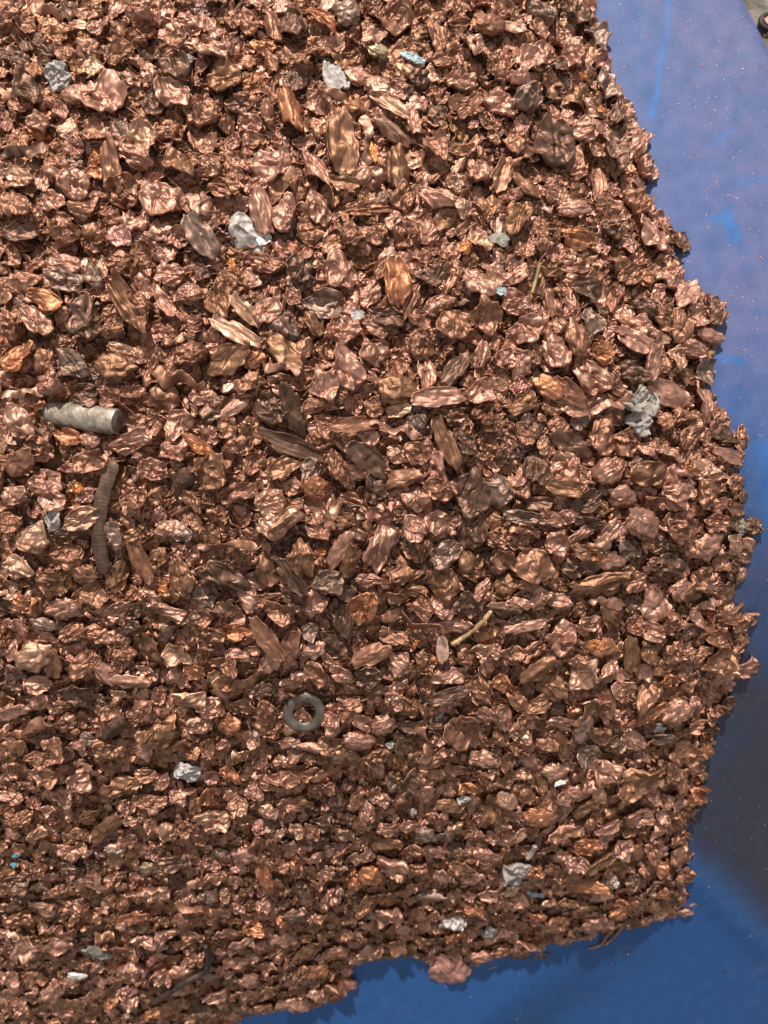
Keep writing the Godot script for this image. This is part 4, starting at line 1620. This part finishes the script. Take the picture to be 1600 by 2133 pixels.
	piece(814, 1907, 74, 64, -20, "Np")
	piece(820, 1802, 68, 51, 20, "Np")
	piece(1013, 1785, 74, 40, 45, "Fp")
	piece(959, 1812, 61, 47, 0, "Fo")
	piece(1026, 1677, 81, 37, -75, "Co")
	piece(938, 1681, 57, 30, 10, "Po")
	piece(706, 1806, 37, 20, 5, "Nt")
	piece(614, 1674, 68, 40, 20, "Pb")
	piece(871, 1812, 51, 40, 80, "Nb")
	piece(898, 1870, 71, 34, -10, "Pg")
	piece(868, 1907, 54, 34, 90, "Pb")
	piece(591, 1958, 54, 30, 20, "Pp")
	piece(641, 1984, 74, 37, -60, "Po")
	piece(658, 2022, 51, 40, 10, "Nc")
	piece(807, 2025, 57, 20, 55, "Pd")
	piece(699, 2062, 64, 64, 0, "Nb")
	piece(611, 2089, 68, 37, 10, "Np")
	piece(594, 2069, 51, 27, -40, "Fo")
	piece(773, 1981, 57, 37, 10, "Np")
	piece(692, 1863, 54, 51, 0, "Np")
	piece(948, 1725, 54, 47, 80, "Ft")
	piece(851, 1988, 68, 37, 10, "Fd")
	piece(1023, 2018, 47, 20, -60, "Pp")
	piece(557, 1691, 51, 37, 20, "Nt")
	piece(618, 1728, 44, 37, 70, "Nt")
	piece(587, 1738, 40, 30, -40, "Fp")
	piece(675, 1718, 54, 44, 30, "Fd")
	piece(652, 1735, 47, 34, 60, "Fb")
	piece(719, 1704, 40, 30, 60, "Fd")
	piece(766, 1694, 54, 30, 80, "Np")
	piece(746, 1660, 57, 27, -70, "Fb")
	piece(800, 1664, 44, 30, 0, "Np")
	piece(780, 1650, 44, 24, -60, "Fb")
	piece(817, 1630, 47, 24, 70, "Fg")
	piece(851, 1630, 61, 37, -70, "Fd")
	piece(901, 1620, 68, 44, 10, "Fb")
	piece(952, 1603, 64, 30, 20, "Cb")
	piece(672, 1644, 64, 34, 0, "Fb")
	piece(648, 1613, 57, 30, -30, "Fo")
	piece(591, 1623, 64, 37, 10, "Nb")
	piece(554, 1630, 57, 34, 20, "Fb")
	piece(982, 1644, 57, 30, 10, "Fc")
	piece(1056, 1667, 51, 34, 40, "Nt")
	piece(989, 1742, 64, 27, -30, "Fb")
	piece(854, 1721, 64, 37, 20, "Fp")
	piece(807, 1728, 57, 30, 10, "Fb")
	piece(884, 1738, 44, 37, 50, "Ng")
	piece(901, 1775, 57, 34, 30, "Np")
	piece(857, 1775, 57, 37, 10, "Fb")
	piece(652, 1792, 51, 30, -40, "Cp")
	piece(604, 1809, 51, 44, -20, "Nb")
	piece(574, 1843, 40, 24, 50, "Pb")
	piece(631, 1853, 57, 40, 60, "Fd")
	piece(550, 1890, 40, 30, 40, "Np")
	piece(614, 1907, 51, 34, 0, "Nd")
	piece(594, 1917, 47, 30, 30, "Nc")
	piece(652, 1917, 51, 34, 10, "Fb")
	piece(719, 1917, 57, 34, 20, "Nb")
	piece(739, 1829, 54, 40, 60, "Nc")
	piece(773, 1822, 51, 44, 30, "Nc")
	piece(736, 1951, 54, 37, 20, "Fb")
	piece(678, 1951, 47, 30, 60, "Fb")
	piece(786, 1856, 47, 27, -30, "Fb")
	piece(851, 1853, 57, 30, -25, "Fb")
	piece(928, 1829, 61, 37, 40, "Fp")
	piece(982, 1829, 51, 34, -20, "Np")
	piece(1019, 1860, 61, 37, -10, "Fp")
	piece(1056, 1883, 47, 37, 20, "Np")
	piece(986, 1897, 44, 30, 0, "Nc")
	piece(948, 1947, 47, 37, 20, "Nc")
	piece(911, 1958, 61, 34, -70, "Fd")
	piece(820, 1968, 54, 37, -20, "Fb")
	piece(884, 1958, 40, 30, 0, "Nb")
	piece(699, 1984, 51, 37, 10, "Nb")
	piece(739, 1991, 47, 34, 30, "Np")
	piece(624, 2028, 54, 34, -20, "No")
	piece(557, 2015, 57, 37, 10, "Fb")
	piece(570, 2059, 54, 37, 20, "Fb")
	piece(550, 2096, 57, 34, 10, "Nb")
	piece(655, 2072, 44, 34, 0, "Np")
	piece(726, 2052, 37, 30, 30, "Np")
	piece(1009, 1991, 61, 34, 20, "Np")
	piece(1046, 1981, 54, 37, 30, "Nb")
	piece(901, 1910, 44, 30, -40, "Fb")
	piece(763, 1961, 44, 27, 20, "Fd")
	piece(584, 1802, 37, 27, 70, "Fb")
	piece(1330, 1630, 111, 68, -30, "Fo")
	piece(1219, 1684, 61, 30, -45, "Po")
	piece(1330, 1701, 78, 44, 10, "Np")
	piece(1452, 1654, 61, 54, 60, "Nc")
	piece(1401, 1721, 54, 51, 20, "Co")
	piece(1360, 1765, 51, 44, 60, "Nb")
	piece(1205, 1650, 61, 37, -30, "Np")
	piece(1249, 1796, 84, 34, -25, "Po")
	piece(1222, 1850, 88, 37, -15, "Pc")
	piece(1320, 1836, 37, 37, 0, "Fd")
	piece(1428, 1826, 51, 44, 30, "Fb")
	piece(1418, 1900, 54, 30, 5, "Np")
	piece(1239, 1920, 57, 51, 60, "Np")
	piece(1293, 1897, 51, 44, 0, "Nc")
	piece(1370, 1907, 44, 40, -45, "Pp")
	piece(1097, 1968, 68, 40, 50, "Pp")
	piece(1111, 1816, 40, 34, 0, "Nc")
	piece(1077, 1883, 54, 44, 20, "Np")
	piece(1414, 1785, 51, 40, 0, "Nb")
	piece(1175, 1738, 81, 37, -15, "Fb")
	piece(1269, 1721, 68, 27, -10, "Pp")
	piece(1074, 1742, 61, 24, -60, "Pt")
	piece(1401, 1610, 64, 40, 60, "Nb")
	piece(1424, 1627, 68, 37, 70, "Fb")
	piece(1269, 1613, 51, 54, 70, "Np")
	piece(1154, 1606, 54, 40, 20, "Nt")
	piece(1090, 1657, 68, 51, 80, "Fo")
	piece(1117, 1704, 51, 37, 20, "Nc")
	piece(1144, 1701, 61, 37, 0, "Nb")
	piece(1178, 1664, 57, 34, 20, "Fp")
	piece(1296, 1657, 54, 30, 20, "Fb")
	piece(1249, 1657, 47, 27, 50, "Pt")
	piece(1364, 1660, 64, 37, 20, "Fp")
	piece(1418, 1681, 54, 30, -15, "Fp")
	piece(1431, 1711, 40, 30, 10, "Fd")
	piece(1374, 1728, 47, 30, -40, "Np")
	piece(1323, 1735, 61, 27, -10, "Fo")
	piece(1296, 1765, 44, 40, 30, "Np")
	piece(1323, 1775, 40, 30, 60, "Nb")
	piece(1222, 1762, 61, 37, 10, "Nc")
	piece(1171, 1785, 51, 34, 60, "Np")
	piece(1202, 1796, 54, 40, 10, "Np")
	piece(1148, 1762, 47, 30, -50, "Fb")
	piece(1151, 1809, 40, 30, 20, "Fb")
	piece(1276, 1809, 57, 30, -20, "Fo")
	piece(1195, 1836, 51, 30, 30, "Fb")
	piece(1269, 1836, 40, 34, 30, "Fg")
	piece(1350, 1809, 51, 40, 10, "Nb")
	piece(1384, 1812, 47, 37, 70, "Fc")
	piece(1360, 1850, 61, 30, -10, "Fd")
	piece(1398, 1873, 47, 40, 60, "Fd")
	piece(1394, 1904, 40, 27, 10, "Nc")
	piece(1330, 1876, 47, 30, 30, "Fb")
	piece(1296, 1880, 37, 24, -10, "Nc")
	piece(1182, 1887, 57, 34, 20, "Fb")
	piece(1144, 1883, 37, 27, -10, "Np")
	piece(1121, 1890, 44, 27, 20, "Fd")
	piece(1215, 1897, 51, 34, -40, "Fo")
	piece(1165, 1924, 61, 37, 20, "Nb")
	piece(1202, 1937, 57, 24, 20, "Cp")
	piece(1141, 1951, 68, 20, 80, "Cd")
	piece(1171, 1961, 54, 27, -20, "Cp")
	piece(1117, 1910, 44, 30, 10, "Nc")
	piece(1080, 1930, 57, 30, 30, "Fb")
	piece(1080, 1981, 51, 37, 20, "Nd")
	piece(1262, 1927, 47, 30, 60, "Np")
	piece(1316, 1917, 44, 30, 30, "Fd")
	piece(1344, 1917, 34, 30, -20, "Nb")
	piece(1438, 1785, 27, 34, 60, "Fb")
	piece(1408, 1755, 44, 30, 10, "Fb")
	piece(1441, 1887, 20, 24, 70, "Np")
	piece(1128, 1991, 44, 30, -40, "Fd")

# ------------------------------------------------------------------ the small scrap between and under the traced pieces

# whether a piece of radius q at p would lie on one placed before
func covered(p: Vector3, q: float) -> bool:
	var at := Vector2i(floori(p.x / 0.06), floori(p.z / 0.06))
	for dx in [-1, 0, 1]:
		for dz in [-1, 0, 1]:
			for s in cells.get(at + Vector2i(dx, dz), []):
				var d: Vector3 = p - s[0]
				var a: float = d.dot(s[3])
				var c := d.x * d.x + d.z * d.z - a * a
				var ra: float = s[1] + q
				var rb: float = s[2] + q
				if a * a / (ra * ra) + maxf(0.0, c) / (rb * rb) < 1.0:
					return true
	return false

func tint(r: RandomNumberGenerator) -> String:
	var q := r.randf()
	if q < 0.42:
		return "b"
	if q < 0.75:
		return "p"
	if q < 0.87:
		return "o"
	if q < 0.945:
		return "d"
	if q < 0.97:
		return "t"
	return "c" if q < 0.985 else "g"

func scatter(r: RandomNumberGenerator, p: Vector3, kind: String, l: float, w: float, lean: float) -> Transform3D:
	var up := heap_normal(p.x, p.z).lerp(Vector3.UP, 0.12)
	up = (up + Vector3(r.randf_range(-1, 1), r.randf_range(-0.2, 0.2), r.randf_range(-1, 1)) * lean).normalized()
	var a := r.randf() * TAU
	var x := Vector3(cos(a), 0, sin(a))
	x = (x - up * x.dot(up)).normalized()
	var b := Basis(x, up, x.cross(up))
	if r.randf() < 0.5:
		b = b * Basis(Vector3.RIGHT, PI)
	return Transform3D(b.scaled_local(squash(kind, l, w)), p)

func make_filling() -> void:
	var r := RandomNumberGenerator.new()
	r.seed = 2024
	var heap := Node3D.new()
	heap.name = numbered("copper_scrap")
	add_child(heap)
	tag(heap, "mass of small crushed copper scrap under and between the larger flakes", "scrap", "", "stuff")
	# the packed mass below, its dark tone painting shade into the gaps
	var v := PackedVector3Array()
	var tri := PackedInt32Array()
	var nx := 120
	var nz := 150
	for j in nz:
		for i in nx:
			var x := -0.95 + 1.75 * i / nx
			var z := -1.1 + 2.4 * j / nz
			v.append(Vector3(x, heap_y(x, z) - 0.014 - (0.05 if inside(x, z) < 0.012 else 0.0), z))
	for j in nz - 1:
		for i in nx - 1:
			var q := j * nx + i
			tri.append_array([q, q + 1, q + nx, q + 1, q + nx + 1, q + nx])
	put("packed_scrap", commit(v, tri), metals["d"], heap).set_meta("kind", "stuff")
	var batches := {}
	for kind in meshes:
		for k in meshes[kind].size():
			batches[[kind, k]] = []
	var top: Array = []
	# step, lift, longest, shortest, lean, kinds
	# the last five passes pack the gaps that are left, large pieces first
	var layers := [[0.019, -0.012, 0.044, 0.030, 0.4, "FFFPCN"], [0.0185, -0.007, 0.044, 0.028, 0.30, "FFFPPCNS"],
		[0.012, 0.002, 0.038, 0.030, 0.20, "FFFPCCCNN"], [0.012, 0.002, 0.032, 0.026, 0.22, "FFFPCCCNNS"], [0.011, 0.001, 0.029, 0.023, 0.25, "FFFPCCCNNS"], [0.010, 0.000, 0.023, 0.018, 0.28, "FFPCCNNS"], [0.010, 0.000, 0.018, 0.013, 0.3, "FPNNS"]]
	for li in layers.size():
		var q: Array = layers[li]
		var step: float = q[0]
		for j in int(2.05 / step):
			for i in int(1.45 / step):
				var x := -0.78 + (i + r.randf_range(-0.5, 0.5)) * step
				var z := -0.90 + (j + r.randf_range(-0.5, 0.5)) * step
				var d := inside(x, z)
				var l := lerpf(q[3], q[2], r.randf())
				if d < l * 0.18 or d > 0.9:
					continue
				var p := Vector3(x, heap_y(x, z), z)
				var px := to_pixel(p)
				if px.x < -90 or px.y < -90 or px.y > PH + 90:
					continue
				if li >= 2 and covered(p, l * 0.30):
					continue
				l *= lerpf(1.0, 0.85, smoothstep(1300.0, 1900.0, px.y + 0.25 * (800.0 - px.x)))
				var kinds: String = q[5]
				var kind := kinds[r.randi() % kinds.length()]
				var w := l * r.randf_range(0.65, 0.95)
				if kind == "P":
					l *= 1.15
					w = l * r.randf_range(0.40, 0.6)
				if kind == "S":
					l *= 1.5
					w = l * r.randf_range(0.15, 0.28)
				p.y += (q[1] + r.randf_range(-0.002, 0.002)) * minf(1.0, d / 0.03)
				p.y = maxf(p.y, sheet_y(x, z) + 0.004)
				var tone := tint(r)
				var n := r.randi() % int(meshes[kind].size())
				var t := scatter(r, p, kind, l * 1.15, w * 1.15, q[4])
				if li >= 2:
					mark([p, l * 0.5, w * 0.5, t.basis.x.normalized()])
				if li >= 2 and px.x > 0 and px.x < PW and px.y > 0 and px.y < PH:
					top.append([l * w / pow(pixel_size(p), 2.0), kind, n, t, tone, px])
				else:
					batches[[kind, n]].append([t, tone])
	# pieces hanging over the edge of the heap
	for k in outline.size():
		var a := outline[k]
		var b := outline[(k + 1) % outline.size()]
		var n := int(a.distance_to(b) / 0.011)
		for i in n:
			var c := a.lerp(b, (i + r.randf()) / n)
			var inward := (b - a).normalized().orthogonal()
			if inside(c.x + inward.x * 0.01, c.y + inward.y * 0.01) < 0.0:
				inward = -inward
			c += inward * r.randf_range(0.002, 0.022)
			var p := Vector3(c.x, 0, c.y)
			p.y = maxf(heap_y(c.x, c.y), sheet_y(c.x, c.y) + 0.006) + r.randf_range(0.0, 0.004)
			var px := to_pixel(p)
			if px.x < -90 or px.y < -90 or px.y > PH + 90 or covered(p, -0.002):
				continue
			var kind := "FPNNN"[r.randi() % 5]
			var l := r.randf_range(0.013, 0.032) * lerpf(1.0, 0.8, smoothstep(1300.0, 1900.0, px.y))
			batches[[kind, r.randi() % int(meshes[kind].size())]].append([scatter(r, p, kind, l, l * r.randf_range(0.55, 0.9), 0.35), tint(r)])
	# the largest of the top layer are things of their own
	top.sort_custom(func(a, b): return a[0] > b[0])
	var room := {"F": 300, "C": 300, "P": 300, "N": 300, "S": 300}
	for w in waiting:
		room[w[3]] -= 1
	var promoted := 0
	for e in top:
		if promoted < PROMOTE and room[e[1]] > 0 and e[0] > 500.0:
			room[e[1]] -= 1
			promoted += 1
			var o := put(kind_name(e[1], e[4]), meshes[e[1]][e[2]], metals[e[4]], self, e[3])
			waiting.append([o, e[5].x, e[5].y, e[1], e[4]])
		else:
			batches[[e[1], e[2]]].append([e[3], e[4]])
	var total := 0
	for key in batches:
		var list: Array = batches[key]
		if list.is_empty():
			continue
		total += list.size()
		var mm := MultiMesh.new()
		mm.transform_format = MultiMesh.TRANSFORM_3D
		mm.use_colors = true
		mm.mesh = meshes[key[0]][key[1]]
		mm.instance_count = list.size()
		for i in list.size():
			mm.set_instance_transform(i, list[i][0])
			var c: Color = tones[list[i][1]]
			var f := r.randf_range(0.75, 1.2)
			mm.set_instance_color(i, Color(c.r * f, c.g * f * r.randf_range(0.95, 1.05), c.b * f * r.randf_range(0.9, 1.1)))
		var o := MultiMeshInstance3D.new()
		o.name = "small_scrap"
		o.multimesh = mm
		o.material_override = metals["w"]
		o.set_meta("kind", "stuff")
		heap.add_child(o, true)
	print("things ", waiting.size(), " mass ", total)

const PROMOTE := 480

# ------------------------------------------------------------------ labels: kind, tone, and where it lies among the found things

func write_labels() -> void:
	var told := {}
	for w in waiting:
		var at := Vector2(w[1], w[2])
		var near := 0
		for i in landmarks.size():
			if at.distance_squared_to(landmarks[i][1]) < at.distance_squared_to(landmarks[near][1]):
				near = i
		var from: Vector2 = landmarks[near][1]
		var heading := (at - from).normalized()
		var towards := -1
		var best := 1e9
		for i in landmarks.size():
			if i == near:
				continue
			var d: Vector2 = landmarks[i][1] - from
			var turn := absf(heading.angle_to(d.normalized()))
			var cost := d.length() * (1.0 + 6.0 * turn * turn)
			if turn < 0.9 and cost < best:
				best = cost
				towards = i
		var area: float = w[0].transform.basis.x.length() * w[0].transform.basis.z.length()
		var big := ""
		if area > 0.0022:
			big = "large "
		elif area < 0.0006:
			big = "small "
		var what: String = big + TONE_WORDS[w[4]] + " " + KINDS[w[3]][2]
		var way: String = (", towards " + landmarks[towards][0]) if towards >= 0 else ", on its outer side"
		var key: String = what + "|" + str(near) + "|" + way
		if not told.has(key):
			told[key] = []
		told[key].append([at.distance_to(from), w[0], what, landmarks[near][0], way, w[3]])
	var words := ["nearest ", "second ", "third ", "fourth ", "fifth ", "sixth ", "seventh ", "eighth ", "ninth ", "tenth ", "eleventh ", "twelfth ", "thirteenth ", "fourteenth ", "fifteenth ", "sixteenth ", "seventeenth ", "eighteenth ", "nineteenth ", "twentieth "]
	for key in told:
		var list: Array = told[key]
		list.sort_custom(func(a, b): return a[0] < b[0])
		for i in list.size():
			var e: Array = list[i]
			var label: String = (words[mini(i, 19)] if list.size() > 1 else "") + e[2] + (" from " if list.size() > 1 else " by ") + e[3] + e[4]
			tag(e[1], label, KINDS[e[5]][1], {"F": "crumpled copper flakes on the heap", "C": "curled copper flakes on the heap", "P": "folded copper flakes on the heap", "N": "copper nuggets on the heap", "S": "copper strips on the heap"}[e[5]])
